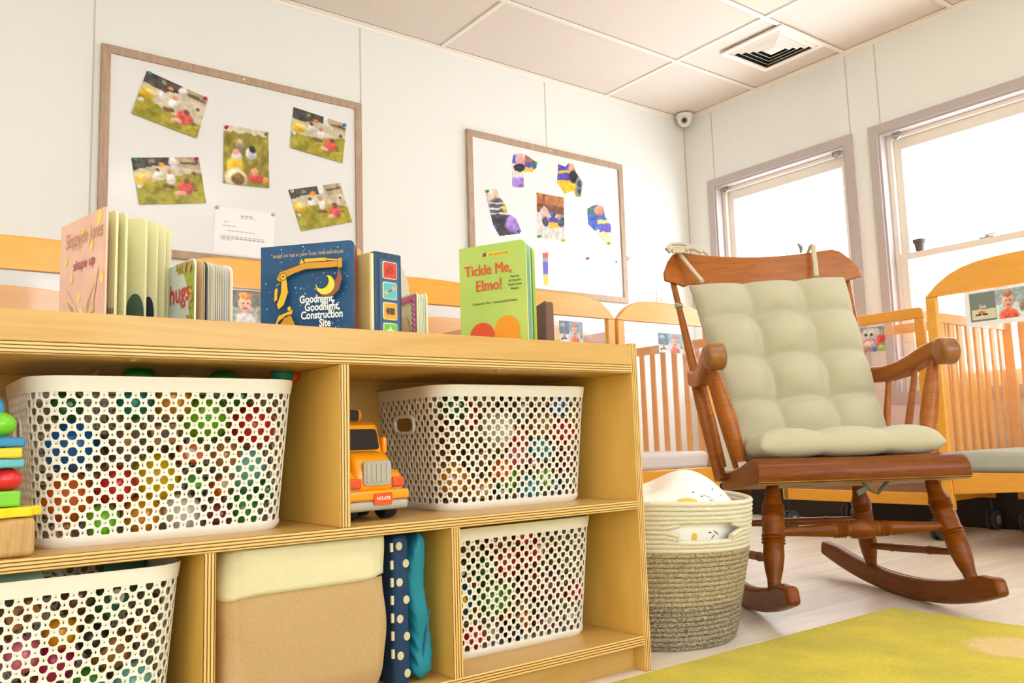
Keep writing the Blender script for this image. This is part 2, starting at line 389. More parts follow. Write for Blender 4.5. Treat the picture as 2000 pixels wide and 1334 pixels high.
# window wall with openings
WINS = [(-0.182, -1.218), (-1.316, -2.352), (-2.45, -3.486)]  # last opening is out of view, added to let in more daylight
ZB, ZT = 0.62, 2.145; CW = 0.05
wr = MB(); ys = 0.12
for a, b in WINS:
    wr.box(0, 0.12, a-CW, ys, 0, H+0.006); wr.box(0, 0.12, b+CW, a-CW, 0, ZB+CW); wr.box(0, 0.12, b+CW, a-CW, ZT-CW, H+0.006); ys = b+CW
wr.box(0, 0.12, Y0, ys, 0, H+0.006)
struct(wr.build('wall_right', M['wall'], smooth=False))
frx = (Vector((0, 0, 0)), Vector((0, -1, 0)), ZN, Vector((-1, 0, 0)))     # 2D x = -y, y = z, normal into the room
def rect(a, b, c, d): return [(a, c), (b, c), (b, d), (a, d)]
for i, (a, b) in enumerate(WINS):
    A, B = -a, -b
    root = struct(MB().ringprism(rect(A, B, ZB, ZT), rect(A+CW, B-CW, ZB+CW, ZT-CW), frx, 0.0, 0.014).build('window_%d' % (i+1), M['casing'], bevel=0.002, smooth=False))
    # lining of the reveal
    MB().ringprism(rect(A+CW-.004, B-CW+.004, ZB+CW-.004, ZT-CW+.004), rect(A+CW+.012, B-CW-.012, ZB+CW+.012, ZT-CW-.012), frx, -0.115, 0.004).build('reveal_lining', M['casing'], root, smooth=False)
    a2, b2, z2, z3 = A+CW+.012, B-CW-.012, ZB+CW+.012, ZT-CW-.012
    MB().ringprism(rect(a2, b2, z2, z3), rect(a2+.028, b2-.028, z2+.028, z3-.022), frx, -0.115, -0.055).build('window_frame', M['sash'], root, bevel=0.002, smooth=False)
    a3, b3, z4, z5 = a2+.028, b2-.028, z2+.028, z3-.022
    zm = 1.385
    up = MB().ringprism(rect(a3, b3, zm, z5), rect(a3+.04, b3-.04, zm+.03, z5-.06), frx, -0.105, -0.082).build('upper_sash', M['sash'], root, bevel=0.002, smooth=False)
    MB().prism(rect(a3+.036, b3-.036, zm+.026, z5-.056), frx, -0.096, -0.092).build('pane', M['glass'], up, smooth=False)
    lo = MB().ringprism(rect(a3, b3, z4, zm+.036), rect(a3+.04, b3-.04, z4+.05, zm), frx, -0.082, -0.052).build('lower_sash', M['sash'], root, bevel=0.002, smooth=False)
    MB().prism(rect(a3+.036, b3-.036, z4+.046, zm+.004), frx, -0.07, -0.066).build('pane', M['glass'], lo, smooth=False)

# ceiling lamps (2 x 4 ft troffers, all behind the camera's view)
for i, (x, y) in enumerate([(-2.561, -3.342), (-5.001, -3.342), (-2.561, -5.172), (-5.001, -5.172), (-5.001, -2.122)]):
    t = thing('ceiling_light', 'flush white troffer lamp in the ceiling, %s' % ('nearest the windows and the rug', 'above the shelf end away from the windows', 'nearest the back wall by the windows', 'nearest the far back corner', 'close to the wall with the boards')[i], 'lamp', (x, y, H), 0, 'ceiling troffer lamps')
    MB().ringprism(rect(-.598, .598, -.293, .293), rect(-.57, .57, -.265, .265), (Vector((0, 0, 0)), XN, YN, ZN), -0.012, 0.004).build('lamp_housing', M['tbar'], t, smooth=False)
    e = bpy.data.materials.get('lamp_glow')
    if not e:
        e = bpy.data.materials.new('lamp_glow'); e.use_nodes = True; b = e.node_tree.nodes['Principled BSDF']
        b.inputs['Base Color'].default_value = (.9, .9, .9, 1); b.inputs['Emission Color'].default_value = LAMPCOL+(1,); b.inputs['Emission Strength'].default_value = LAMP
    MB().box(-.57, .57, -.265, .265, -0.008, -0.004).build('diffuser', e, t, smooth=False)

# ceiling vent
t = thing('ceiling_vent', 'square white air vent with nested louvres in the ceiling near the windows', 'vent', (-0.405, -1.02, H))
fz = (Vector((0, 0, 0)), XN, YN, ZN)
def sq(h): return rect(-h, h, -h, h)
MB().ringprism(sq(.205), sq(.175), fz, -0.016, -0.0035).build('flange', M['tbar'], t, bevel=0.004)
MB().box(-.176, .176, -.176, .176, -0.006, -0.0035).build('backing', M['dark'], t, smooth=False)
for k in range(5):
    h = 0.172-0.03*k; mb = MB(); n = 4; a = sq(h); b = sq(h-0.021)
    z0, z1 = -0.024+0.001*k, -0.007
    vs = [(x, y, z1) for x, y in a]+[(x, y, z0) for x, y in b]
    mb.add(vs, [(j, (j+1) % 4, 4+(j+1) % 4, 4+j) for j in range(4)])
    if k == 4: mb.add([(x, y, z0) for x, y in b], [(0, 1, 2, 3)])
    mb.build('louvre', M['tbar'], t, solid=0.0015, smooth=False)
# dome camera
t = thing('dome_camera', 'small white dome camera with a dark lens under the ceiling in the corner', 'camera', (-0.075, -0.075, H))
MB().lathe((0, 0, -0.003), (0, 0, -0.03), [(0, .05), (.1, .055), (.8, .055), (1, .05)], 28).build('base', M['tbar'], t)
MB().ball((0, 0, -0.042), 0.046, 28, 16).build('dome', M['plastic'], t)
d = (O-Vector((-.075, -.075, H-.042))).normalized()
MB().lathe(d*0.036+Vector((0, 0, -.042)), d*0.05+Vector((0, 0, -.042)), [(0, .024), (.8, .024), (1, .02)], 24).build('lens_ring', M['greyp'], t)
MB().lathe(d*0.045+Vector((0, 0, -.042)), d*0.0515+Vector((0, 0, -.042)), [(0, .016), (1, .014)], 24).build('lens', M['blackg'], t)

# rod brackets, sash lock, pot
for nm, y in (('left of the window beside the corner', -0.30), ('right of the window beside the corner', -1.09), ('left of the window at the right edge', -1.455)):
    t = thing('rod_bracket', 'small grey rod bracket at the top %s' % nm, 'bracket', (0.03, y, ZT-CW-0.012), 0, 'rod brackets in the window heads')
    MB().box(-.012, .03, -.02, .02, -0.004, 0).build('plate', M['metal'], t, bevel=0.001)
    MB().tube([(0, -.02, -.004), (0, -.02, -.022), (0, 0, -.034), (0, .02, -.022), (0, .02, -.004)], .006, 8).build('cup', M['metal'], t)
t = thing('sash_lock', 'small grey sash lock lying on the meeting rail of the large window', 'lock', (0.066, -1.85, 1.4215))
MB().box(-.012, .012, -.035, .035, 0, .006).lathe((0, 0, .005), (0, 0, .014), [(0, .012), (1, .01)], 16).build('lock_body', M['metal'], t, bevel=0.001)
MB().box(-.006, .006, -.045, .008, .013, .018).build('lever', M['metal'], t, bevel=0.001)
t = thing('plant_pot', 'tiny dark grey plant pot standing on the window meeting rail', 'pot', (0.066, -1.508, 1.4215))
MB().lathe((0, 0, 0), (0, 0, .062), [(0, .017), (.05, .019), (.72, .026), (.72, .031), (1, .032), (1, .026), (.9, .024)], 24).build('pot_body', mat('dark_clay', (96, 84, 82), .7), t)
MB().tube([(0, 0, .055), (0, .006, .075), (-.004, .02, .088), (0, .034, .09)], .0018, 6).tube([(0, 0, .055), (.002, -.004, .072), (.0, -.008, .08)], .0015, 6).build('stem', mat('dry_stem', (186, 176, 120), .8), t)
t = thing('light_switch', 'white light switch plate low on the board wall', 'switch', (-0.315, 0, 1.36))
MB().box(-.038, .038, -.006, 0, -.06, .06).build('plate', M['plastic'], t, bevel=.003)
MB().box(-.006, .006, -.016, -.005, -.012, .012).build('toggle', M['plastic'], t, bevel=.002)
for k, (x, y) in enumerate([(1249, 540), (1251, 582)]):
    p = ony(x, y, 0)
    tag(MB().lathe((p.x, 0.001, p.z), (p.x, -.004, p.z), [(0, .006), (.7, .006), (1, .003)], 12).build('screw', M['metal']), '%s of two small grey screws in the wall right of the farther board' % ('upper', 'lower')[k], 'screw')
p = ony(1226, 505, 0)
t = thing('wall_hook', 'small round grey hook on the wall at the right edge of the farther board', 'hook', (p.x, 0, p.z))
MB().lathe((0, 0.001, 0), (0, -.008, 0), [(0, .016), (.7, .016), (1, .013)], 16).build('base', M['metal'], t)
MB().tube([(0, -.006, 0), (0, -.022, -.002), (0, -.026, .01)], .004, 8).build('prong', M['metal'], t)

# ================================================================== WHITEBOARDS
fry = (Vector((0, 0, 0)), XN, ZN, Vector((0, -1, 0)))
for nm, x0, x1, lab in (('a', -3.640, -2.440, 'taupe-framed whiteboard nearer the camera, with five photographs of a green carpet scene'),
                       ('b', -1.803, -0.623, 'whiteboard in a taupe wood frame farther away beside the room corner, with cut-out photographs')):
    t = thing('whiteboard', lab, 'whiteboard', ((x0+x1)/2, 0, 1.31), 0, None)
    W = (x1-x0)/2; Hh = 2.197-1.31
    MB().ringprism(rect(-W, W, 0, Hh), rect(-W+.036, W-.036, .036, Hh-.036), fry, 0.0005, 0.022).build('frame', M['frame'], t, bevel=.003, smooth=False)
    MB().prism(rect(-W+.03, W-.03, .03, Hh-.03), fry, 0.0005, 0.012).build('writing_surface', M['board'], t, smooth=False)
    for z, q in ((Hh-.018, 1), (.018, 0)):
        MB().lathe((0 if q else -.03, -.021, z), (0 if q else -.03, -.0245, z), [(0, .006), (1, .004)], 12).build('screw_cap', M['white'], t)
YB = -0.0128      # board surface
def bq(pts, y=YB): return [ony(px, py, y) for px, py in pts]
OL, YE, BR, GR, WH, RD, PK, DK, TN = (150, 140, 40), (238, 190, 40), (120, 86, 60), (96, 92, 88), (236, 232, 228), (222, 92, 84), (238, 176, 160), (60, 52, 48), (206, 192, 160)
def lawn(k):
    def base(u, v):
        e = 0.30+0.12*math.sin(u*3+k)+(0.16*u if k in (0, 3) else 0)
        if v < 0.22+0.05*math.sin(6*u+k): return (78, 72, 66) if u < .55 else (190, 170, 140)
        if v < e+0.18: return (212, 200, 172)
        return (172, 160, 48) if math.sin(14*u+9*v) > -.2 else (152, 144, 40)
    kids = [('e', .12, .44, .12, .13, YE), ('e', .15, .40, .08, .07, (250, 224, 150)), ('e', .34, .36, .06, .09, WH), ('e', .34, .27, .035, .04, BR),
            ('e', .53, .45, .07, .12, WH), ('e', .52, .32, .045, .055, (206, 150, 110)), ('e', .60, .12, .06, .14, WH), ('e', .48, .62, .10, .05, BR),
            ('e', .74, .66, .12, .15, RD), ('e', .76, .52, .05, .065, BR), ('e', .64, .78, .08, .05, PK), ('b', .25, .33, .04, .12, (150, 140, 130)), ('e', .42, .16, .05, .04, (240, 150, 50)),
            ('b', .70, .98, .10, .16, (110, 96, 70)), ('e', .90, .36, .03, .04, (120, 70, 40)), ('e', .05, .62, .035, .035, WH), ('e', .88, .72, .04, .03, (110, 100, 50))]
    return blobs(base, kids, k)
def top_view(u, v):
    if v < 0.10: return (220, 206, 180)
    return (158, 146, 56) if math.sin(11*u+15*v) > -.3 else (142, 132, 46)
P3 = blobs(top_view, [('e', .25, .68, .20, .14, YE), ('e', .28, .88, .24, .16, (240, 226, 196)), ('e', .32, .90, .14, .10, (130, 96, 50)), ('e', .36, .32, .09, .08, (150, 140, 140)), ('e', .36, .24, .05, .05, PK),
     ('e', .60, .44, .12, .09, (226, 224, 230)), ('e', .64, .36, .07, .06, (60, 50, 44)), ('e', .28, .52, .12, .07, (236, 220, 214)), ('e', .26, .45, .07, .05, PK), ('e', .70, .84, .16, .09, RD), ('e', .68, .74, .09, .07, (222, 160, 120)), ('e', .92, .88, .07, .07, (236, 150, 60))], 5)
PH = [('tilted at upper left', [(287, 138), (407, 192), (384, 271), (256, 222)], lawn(0), [(0, (40, 130, 170)), (1, (190, 30, 90))]),
      ('centre, upright', [(437, 243), (524, 258), (525, 368), (436, 358)], P3, [(0, (190, 30, 90)), (1, (120, 130, 40))]),
      ('upper right', [(573, 209), (677, 243), (668, 319), (566, 289)], lawn(1), [(1, (40, 130, 190))]),
      ('lower left', [(256, 308), (388, 307), (402, 397), (272, 400)], lawn(2), [(0, (20, 130, 80)), (1, (150, 20, 60))]),
      ('lower right', [(563, 371), (664, 357), (687, 434), (588, 452)], lawn(3), [(0, (200, 190, 150)), (1, (200, 200, 190))])]
def pin(p, c, lab):
    o = MB().lathe((p.x, p.y+.0035, p.z), (p.x, p.y-.014, p.z), [(0, .0015), (.12, .008), (.25, .008), (.35, .005), (.75, .005), (.85, .0075), (1, .007)], 12).build('push_pin', col(c))
    return tag(o, lab, 'pin', 'push pins on the boards')
for lab, px, fn, pins in PH:
    q = bq(px); q[2].y -= .006; q[3].y -= .004
    o = picture('photograph', q, fn, 56, 42); tag(o, 'photograph of children on green carpet, %s of the nearer whiteboard' % lab, 'photograph', 'photographs on the nearer whiteboard')
    for k, c in pins:
        p = q[k].lerp(q[(k+2) % 4], 0.05); p.y = YB-.0006
        pin(p, c, '%s pin, top %s of the %s photograph on the nearer board' % ({(40, 130, 170): 'teal', (190, 30, 90): 'magenta', (120, 130, 40): 'olive', (40, 130, 190): 'blue', (20, 130, 80): 'green', (150, 20, 60): 'dark red', (200, 190, 150): 'beige', (200, 200, 190): 'pale grey'}[c], ('left', 'right')[k], lab.split(',')[0]))
def sheet(seed, rows):
    def f(u, v):
        for (r, a, b) in rows:
            if abs(v-r) < .012 and a < u < b and (int(u*70+seed) * 7919) % 5: return (176, 174, 174)
        return (246, 245, 243)
    return f
o = picture('notice_sheet', bq([(421, 402), (537, 416), (533, 506), (415, 492)]), sheet(1, [(.16, .42, .62), (.2, .42, .66), (.32, .15, .24), (.4, .14, .36), (.50, .2, .66), (.62, .1, .84), (.66, .1, .84), (.7, .1, .3)]), 70, 60)
tag(o, 'white typed notice sheet at the bottom of the nearer whiteboard', 'paper')
o = picture('notice_sheet', bq([(1144, 501), (1171, 505), (1171, 573), (1147, 569)]), sheet(2, [(.4, .3, .9), (.46, .4, .9), (.52, .4, .9), (.6, .3, .9)]), 40, 60)
tag(o, 'narrow typed sheet at the lower right of the farther whiteboard, left of another sheet', 'paper')
o = picture('notice_sheet', bq([(1173, 503), (1207, 509), (1209, 577), (1174, 571)]), sheet(3, [(.66, .1, .4), (.72, .5, .8), (.86, .1, .35)]), 40, 60)
tag(o, 'mostly blank white sheet in the lower right corner of the farther whiteboard', 'paper')
for (x, y, c, l) in ((1147, 505, (150, 40, 110), 'magenta push pin holding the narrow sheet on the farther board'), (1204, 512, (190, 190, 190), 'grey push pin holding the blank corner sheet on the farther board'),
                     (424, 405, (200, 196, 186), 'pale push pin at the left of the typed notice on the nearer board'), (533, 419, (200, 196, 186), 'pale push pin at the right of the typed notice on the nearer board')):
    p = ony(x, y, YB-.0006); pin(p, c, l)
# cut-out photographs on the farther board
def cut(px, poly, fn, lab, pins):
    q = bq(px); u0 = [p[0] for p in px]
    xs = [p[0] for p in poly]; ys = [p[1] for p in poly]
    L, R_, T, B = px[0][0], px[1][0], px[0][1], px[3][1]
    m = [((x-L)/(R_-L), (y-T)/(B-T)) for x, y in poly]
    o = picture('cut_out_photograph', q, fn, 72, 72, mask=m); tag(o, lab, 'photograph', 'cut-out photographs on the farther board')
    for (x, y), c, l in pins: pin(ony(x, y, YB-.0006), c, l)
PU, BL, PUR = (96, 72, 176), (70, 90, 190), (160, 130, 210)
cut([(998, 298), (1050, 298), (1050, 368), (998, 368)], [(1003, 300), (1018, 298), (1032, 306), (1049, 318), (1047, 341), (1032, 334), (1022, 341), (1023, 366), (1000, 366), (1000, 320)],
    blobs(lambda u, v: (150, 110, 80) if u > .5 and v < .35 else (232, 226, 214), [('e', .2, .18, .24, .12, BL), ('e', .34, .2, .18, .18, (230, 170, 180)), ('e', .3, .42, .22, .12, (40, 40, 50)), ('b', .5, .82, .28, .42, PU), ('b', .5, .82, .42, .56, YE), ('e', .86, .36, .1, .12, (60, 110, 150)), ('e', .28, .84, .3, .16, PUR)], 8),
    'cut-out photograph of a child in pink, upper left on the farther whiteboard', [((1046, 319), (150, 190, 40), 'lime push pin on the cut-out with the child in pink')])
cut([(1086, 318), (1140, 318), (1140, 386), (1086, 386)], [(1090, 320), (1104, 326), (1110, 319), (1119, 320), (1124, 336), (1131, 346), (1138, 356), (1134, 384), (1125, 385), (1120, 372), (1103, 379), (1088, 356)],
    blobs(lambda u, v: (90, 80, 184) if v < .5 else YE, [('b', 0, .5, .22, .3, YE), ('e', .6, .14, .18, .16, (222, 160, 130)), ('e', .68, .4, .22, .2, (40, 38, 40)), ('e', .84, .68, .16, .32, (130, 136, 140)), ('e', .84, .60, .06, .1, (60, 60, 66)), ('e', .84, .82, .06, .08, (60, 60, 66))], 9),
    'cut-out photograph of a child in black, upper right on the farther whiteboard', [])
cut([(946, 368), (1020, 368), (1020, 463), (946, 463)], [(948, 371), (969, 369), (976, 385), (988, 404), (990, 416), (1008, 428), (1017, 450), (1015, 456), (975, 461), (963, 440), (955, 405)],
    blobs(lambda u, v: (52, 50, 54) if v > .55 else (206, 200, 196), [('e', .22, .16, .15, .16, (236, 190, 164)), ('e', .34, .4, .26, .2, (84, 84, 88)), ('b', .1, .6, .30, .33, (210, 210, 214)), ('b', .1, .6, .40, .43, (210, 210, 214)), ('b', .1, .6, .5, .53, (210, 210, 214)), ('e', .52, .42, .07, .07, YE), ('e', .78, .74, .24, .2, PUR), ('e', .2, .82, .1, .1, BL)], 10),
    'cut-out photograph of a child in a striped shirt, lower left on the farther whiteboard', [((951, 374), (30, 150, 100), 'green push pin at the top of the striped shirt cut-out'), ((1013, 452), (70, 120, 180), 'blue push pin at the foot of the striped shirt cut-out')])
o = picture('photograph', bq([(1048, 376), (1101, 386), (1103, 472), (1050, 464)]),
    blobs(lambda u, v: (186, 120, 76) if v < .22 else ((124, 82, 56) if v < .42 else (216, 210, 200)), [('e', .28, .42, .17, .14, (222, 180, 190)), ('e', .27, .34, .08, .07, (230, 180, 150)), ('e', .3, .62, .12, .1, (60, 60, 70)), ('e', .58, .42, .1, .09, (80, 90, 130)), ('e', .86, .56, .16, .14, (50, 80, 110)), ('e', .82, .46, .08, .07, (200, 150, 120)), ('b', .42, .76, .5, .6, PU), ('b', .44, .76, .6, .74, YE), ('b', .2, .3, 0, .2, (150, 80, 50))], 11), 54, 64)
tag(o, 'upright rectangular photograph of children round a block, centre of the farther whiteboard', 'photograph')
for (x, y), c, l in (((1052, 379), (220, 190, 60), 'yellow push pin at the top left of the upright rectangular photograph'), ((1098, 389), (226, 196, 60), 'yellow push pin at the top right of the upright rectangular photograph'), ((1053, 462), (30, 160, 130), 'green push pin at the foot of the upright rectangular photograph'), ((1100, 470), (200, 190, 60), 'yellow push pin at the bottom right of the upright rectangular photograph')): pin(ony(x, y, YB-.0006), c, l)
cut([(1146, 400), (1195, 400), (1195, 480), (1146, 480)], [(1147, 410), (1156, 402), (1166, 400), (1178, 404), (1181, 422), (1193, 440), (1193, 479), (1184, 477), (1166, 456), (1149, 438)],
    blobs(lambda u, v: (66, 98, 184) if v < .62 else (228, 206, 150), [('e', .2, .12, .18, .13, (80, 120, 120)), ('e', .5, .14, .2, .13, (206, 150, 120)), ('b', .4, .95, .36, .46, (240, 206, 110)), ('b', .5, .98, .48, .66, (96, 80, 190))], 12),
    'cut-out photograph of a child behind a blue block, right side of the farther whiteboard', [((1151, 409), (30, 160, 130), 'green push pin at the top of the blue block cut-out'), ((1189, 476), (150, 190, 60), 'lime push pin at the foot of the blue block cut-out')])
cut([(1060, 493), (1072, 493), (1072, 558), (1060, 558)], [(1060, 494), (1071, 493), (1070, 505), (1071, 556), (1063, 558), (1061, 530)],
    lambda u, v: (226, 80, 70) if v < .16 else ((150, 146, 140) if v < .28 else ((90, 80, 190) if v < .66 else (240, 200, 60))),
    'narrow cut-out strip in red, blue and yellow low on the farther whiteboard', [])
# ================================================================== CRIBS
def arch(W, zi, zp, r_out, n=16, flat=False):
    """outer (x,z) points of an arched end frame, from the lower left, and the matching inner opening"""
    P = []
    hw = W/2
    if flat: return None
    for i in range(n+1):      # left shoulder to right shoulder
        t = -1+2*i/n; u = math.copysign(abs(t)**0.8, t)
        P.append((hw*u, zp - (zp-zi-.012)*(abs(u)**5) - 0.012*u*u))
    return P
def make_crib(label, W, L, zi, zp, loc, rz, leg_z, rail, matt, sheet, flat=False, far_slats=False, group='cribs along the walls', haze=True):
    t = thing('crib', label, 'crib', loc, rz, group)
    hw = W/2; PW = 0.045; zl0, zl1 = rail
    for k, y in enumerate((0.0, L-0.028)):
        fr = (Vector((hw, y, 0)), XN, ZN, Vector((0, -1, 0)))
        mb = MB()
        if flat:
            mb.prism(rrect(-hw, hw, zp-.05, zp, .02, 4, (0, 0, 1, 1)), fr, -.028, 0)
            for a, b in ((-hw, -hw+PW), (hw-PW, hw)): mb.prism(rect(a, b, leg_z, zp-.05), fr, -.028, 0)
        else:
            top = arch(W, zi, zp, .1)
            mb.prism([(hw, zi), (-hw, zi)][::-1] + top[::-1] if False else top+[(hw, zi), (-hw, zi)], fr, -.028, 0)
            for a, b in ((-hw, -hw+PW), (hw-PW, hw)): mb.prism(rect(a, b, leg_z, zi), fr, -.028, 0)
        low = [(-hw+PW, zl1), (hw-PW, zl1)]+[(hw-PW-(W-2*PW)*i/12, zl0+(0.022*math.sin(PI*i/12) if not flat else 0)) for i in range(13)]
        mb.prism(low, fr, -.026, -.003)
        mb.build('end_frame', M['crib'], t, bevel=.005)
        if not (k and far_slats):
            zt = zp-.05 if flat else zi
            MB().prism(rect(-hw+PW-.004, hw-PW+.004, zl1-.004, zt+.004), fr, -.016, -.011).build('clear_panel', M['acryl'], t, smooth=False)
        else:
            s = MB(); n = max(6, int(W/.085))
            for i in range(n): x = -hw+PW+(W-2*PW)*(i+.5)/n; s.prism(rect(x-.016, x+.016, zl1-.002, zi+.002), fr, -.019, -.007)
            s.build('slats', M['crib'], t, bevel=.003)
    for k, x in enumerate((0.004, W-0.004-.022)):       # slatted sides
        s = MB(); s.box(x, x+.022, .028, L-.028, .93 if not flat else zp-.06, .975 if not flat else zp-.015); s.box(x, x+.022, .028, L-.028, zl0+.01, zl1+.04)
        n = int(L/.088); z1 = .932 if not flat else zp-.058
        for i in range(n): y = .05+(L-.1)*(i+.5)/n; s.box(x+.005, x+.017, y-.017, y+.017, zl1+.038, z1)
        s.build('slatted_side', M['crib'], t, bevel=.003)
    mb = MB().box(.034, W-.034, .032, L-.032, matt-.085, matt); mb.build('mattress', M[sheet], t, bevel=.022, bseg=3)
    mb = MB().box(.03, W-.03, .03, L-.03, matt-.10, matt-.086); mb.build('mattress_support', M['beech'], t, smooth=False)
    if leg_z > .05:
        for x in (PW/2, W-PW/2):
            for y in (.014, L-.014):
                c = MB(); c.lathe((x, y, leg_z), (x, y, .085), [(0, .008), (1, .008)], 10)
                c.box(x-.02, x+.02, y-.016, y+.016, .06, .092).build('caster_fork', M['black'], t, bevel=.004)
                wz = .047
                MB().lathe((x-.021, y+.012, wz), (x+.021, y+.012, wz), [(0, .03), (0, .046), (.12, .047), (.3, .047), (.3, .036), (.7, .036), (.7, .047), (.88, .047), (1, .046), (1, .03)], 24).build('caster_wheel', M['rubber'], t)
                MB().lathe((x-.0225, y+.012, wz), (x+.0225, y+.012, wz), [(0, .022), (1, .022)], 18).build('wheel_hub', M['greyp'], t)
        MB().lathe((PW/2, -.0005, leg_z+.05), (PW/2, -.004, leg_z+.05), [(0, .006), (1, .004)], 10).box(PW*.25, PW*.75, -.002, .0, leg_z+.005, leg_z+.06).build('corner_plate', M['brass'], t)
    for x in (PW/2, W-PW/2):
        MB().lathe((x, .001, .80), (x, -.003, .80), [(0, .006), (1, .004)], 10).build('bolt', M['brass'], t)
    return t
WC, LC = 0.655, 0.88
c4 = make_crib('crib with an arched end by the board wall, white sheet, nearest the room corner', WC, LC, 1.03, 1.13, (-1.615, -0.93, 0), 0, .15, (.25, .332), .41, 'sheetw')
dup(c4, (-2.287, -0.93, 0), None, 'arched crib directly right of the bright green book, behind the brown book')
dup(c4, (-2.957, -0.93, 0), None, 'arched crib seen between the narrow blue sound book and the bright green book')
dup(c4, (-3.63, -0.93, 0), None, 'arched crib seen between the small leafy book and the blue starry book')
dup(c4, (-4.302, -0.93, 0), None, 'arched crib at the left edge of the picture, behind the pink book')
make_crib('flat-topped crib behind the rocking chair, in the room corner by the window', .80, .55, 0, 1.03, (-.60, -1.03, 0), -PI/2, .15, (.15, .205), .42, 'sheetp', flat=True)
make_crib('tall arched crib with a sage sheet under the large window, at the right edge', 1.02, .72, 1.035, 1.165, (-.80, -1.945, 0), -PI/2, .15, (.215, .305), .39, 'sheetg', far_slats=True)
# photo cards in clear sleeves on the crib ends
def baby(k):
    bgc = [(120, 110, 96), (150, 170, 190), (196, 190, 190), (170, 190, 190)][k]
    return blobs(lambda u, v: bgc if v < .5 else tuple(min(255, q+50) for q in bgc), [('e', .42, .40, .2, .3, (236, 184, 156)), ('e', .42, .16, .2, .12, (236, 150, 70) if k == 0 else (190, 140, 110)), ('e', .36, .38, .03, .03, DK), ('e', .5, .38, .03, .03, DK), ('e', .43, .54, .06, .03, (196, 90, 90)), ('e', .42, .92, .32, .26, (206, 204, 204) if k == 0 else (240, 110, 80)), ('e', .86, .62, .1, .2, (160, 150, 120))], 20+k)
def card(p0, p1, z0, z1, k, lab, extra=None):
    """sleeve hanging on a crib end between plan points p0 (left) and p1 (right)"""
    p0 = Vector((p0[0], p0[1], 0)); p1 = Vector((p1[0], p1[1], 0)); ex = (p1-p0).normalized(); en = ex.cross(ZN); Wd = (p1-p0).length; Hh = z1-z0
    t = thing('photo_card', lab, 'card', p0+ZN*z0, 0, 'photo cards on the crib ends')
    fr = (en*.001, ex, ZN, en)
    MB().prism(rect(-.05, Wd+.05, -.01, Hh+.012), fr, 0, .0012).build('clear_sleeve', M['sleeve'], t, smooth=False)
    q = [en*.0035+ex*a+ZN*b for a, b in ((0, Hh), (Wd, Hh), (Wd, 0), (0, 0))]
    if extra:
        MB().prism(rect(-.02, Wd+.02, -.02, Hh+.008), fr, .0014, .0022).build('backing_sheet', M['cardw'], t, smooth=False)
        h = Wd*.47
        m1 = q[0].lerp(q[1], .47); m2 = q[3].lerp(q[2], .47)
        picture('printed_panel', [q[0], m1, m2, q[3]], lambda u, v: (128, 138, 128) if v < .58 else ((226, 220, 186) if .06 < u < .98 and v < .93 else (120, 130, 120)), 40, 40, t)
        picture('portrait', [m1, q[1], q[2], m2], baby(3), 40, 50, t)
        f3 = (q[3]+en*.0004, ex, ZN, en)
        MB().text(extra, f3, h*.5, Hh*.45, Hh*.2, .0006, bold=.01).build('name_lettering', M['white'], t, smooth=False, recalc=False)
        s = MB().prism(ell(h*.45, Hh*.25, h*.15, Hh*.11, 16, 0, PI), f3, 0, .0006); s.build('logo_sun', col((226, 120, 60)), t, smooth=False)
        s = MB()
        for a, b in ((.2, .42), (.48, .68)):
            for i in range(4): s.prism(ell(h*(a+(b-a)*(i+.5)/4), Hh*.225, h*.03, Hh*.03, 8), f3, .0006, .0009)
        s.build('logo_lettering', M['ink'], t, smooth=False)
    else:
        if k == 1:
            m1 = q[0].lerp(q[1], .4); m2 = q[3].lerp(q[2], .4)
            picture('printed_panel', [q[0], m1, m2, q[3]], blobs(lambda u, v: (110, 130, 150) if v < .6 else (232, 226, 220), [('e', .5, .7, .12, .08, (226, 110, 80)), ('b', .15, .75, .78, .86, (70, 70, 80)), ('e', .4, .2, .3, .1, (170, 180, 190))], 3), 30, 40, t)
            picture('portrait', [m1, q[1], q[2], m2], baby(k), 40, 50, t)
        elif k == 2:
            picture('portrait', q, blobs(lambda u, v: (150, 156, 156), [('e', .5, .36, .42, .34, (216, 212, 210)), ('e', .3, .3, .06, .06, DK), ('e', .52, .3, .05, .05, DK), ('e', .4, .7, .34, .24, (240, 140, 140)), ('e', .4, .68, .22, .13, (230, 220, 220)), ('e', .85, .5, .16, .18, (236, 80, 80)), ('e', .1, .88, .14, .12, (110, 180, 90)), ('e', .85, .88, .2, .12, (196, 206, 90)), ('e', .6, .9, .12, .1, (90, 150, 200))], 4), 44, 44, t)
        else: picture('portrait', q, baby(k), 50, 50, t)
    return t
card((-3.404, -.946), (-3.295, -.946), .905, 1.018, 0, 'baby photo card seen between the small leafy book and the starry book')
card((-1.985, -.946), (-1.85, -.946), .905, 1.0, 1, 'photo card on the arched crib just right of the brown book', None)
card((-1.372, -.946), (-1.20, -.946), .885, .978, 1, 'photo card with a blue-grey panel on the crib end left of the rocking chair')
card((-.616, -1.52), (-.616, -1.655), .85, .965, 2, 'colourful toy photo card on the flat-topped crib, between cushion and arm of the rocking chair')
card((-.816, -2.135), (-.816, -2.345), .905, 1.02, 3, 'photo card reading Jax with a baby portrait on the tall crib at the right edge', 'Jax')

# ================================================================== ROCKING CHAIR (local x = picture right, y = backwards, z up)
CP = Vector((-2.16, -2.326, 0)); CRZ = math.atan2(-.5568, .8307)
ch = thing('rocking_chair', 'honey-brown wooden rocking chair with turned legs and scroll arms', 'chair', CP, CRZ)
def L(u, v, w): return Vector((u, -v, w))       # v forwards
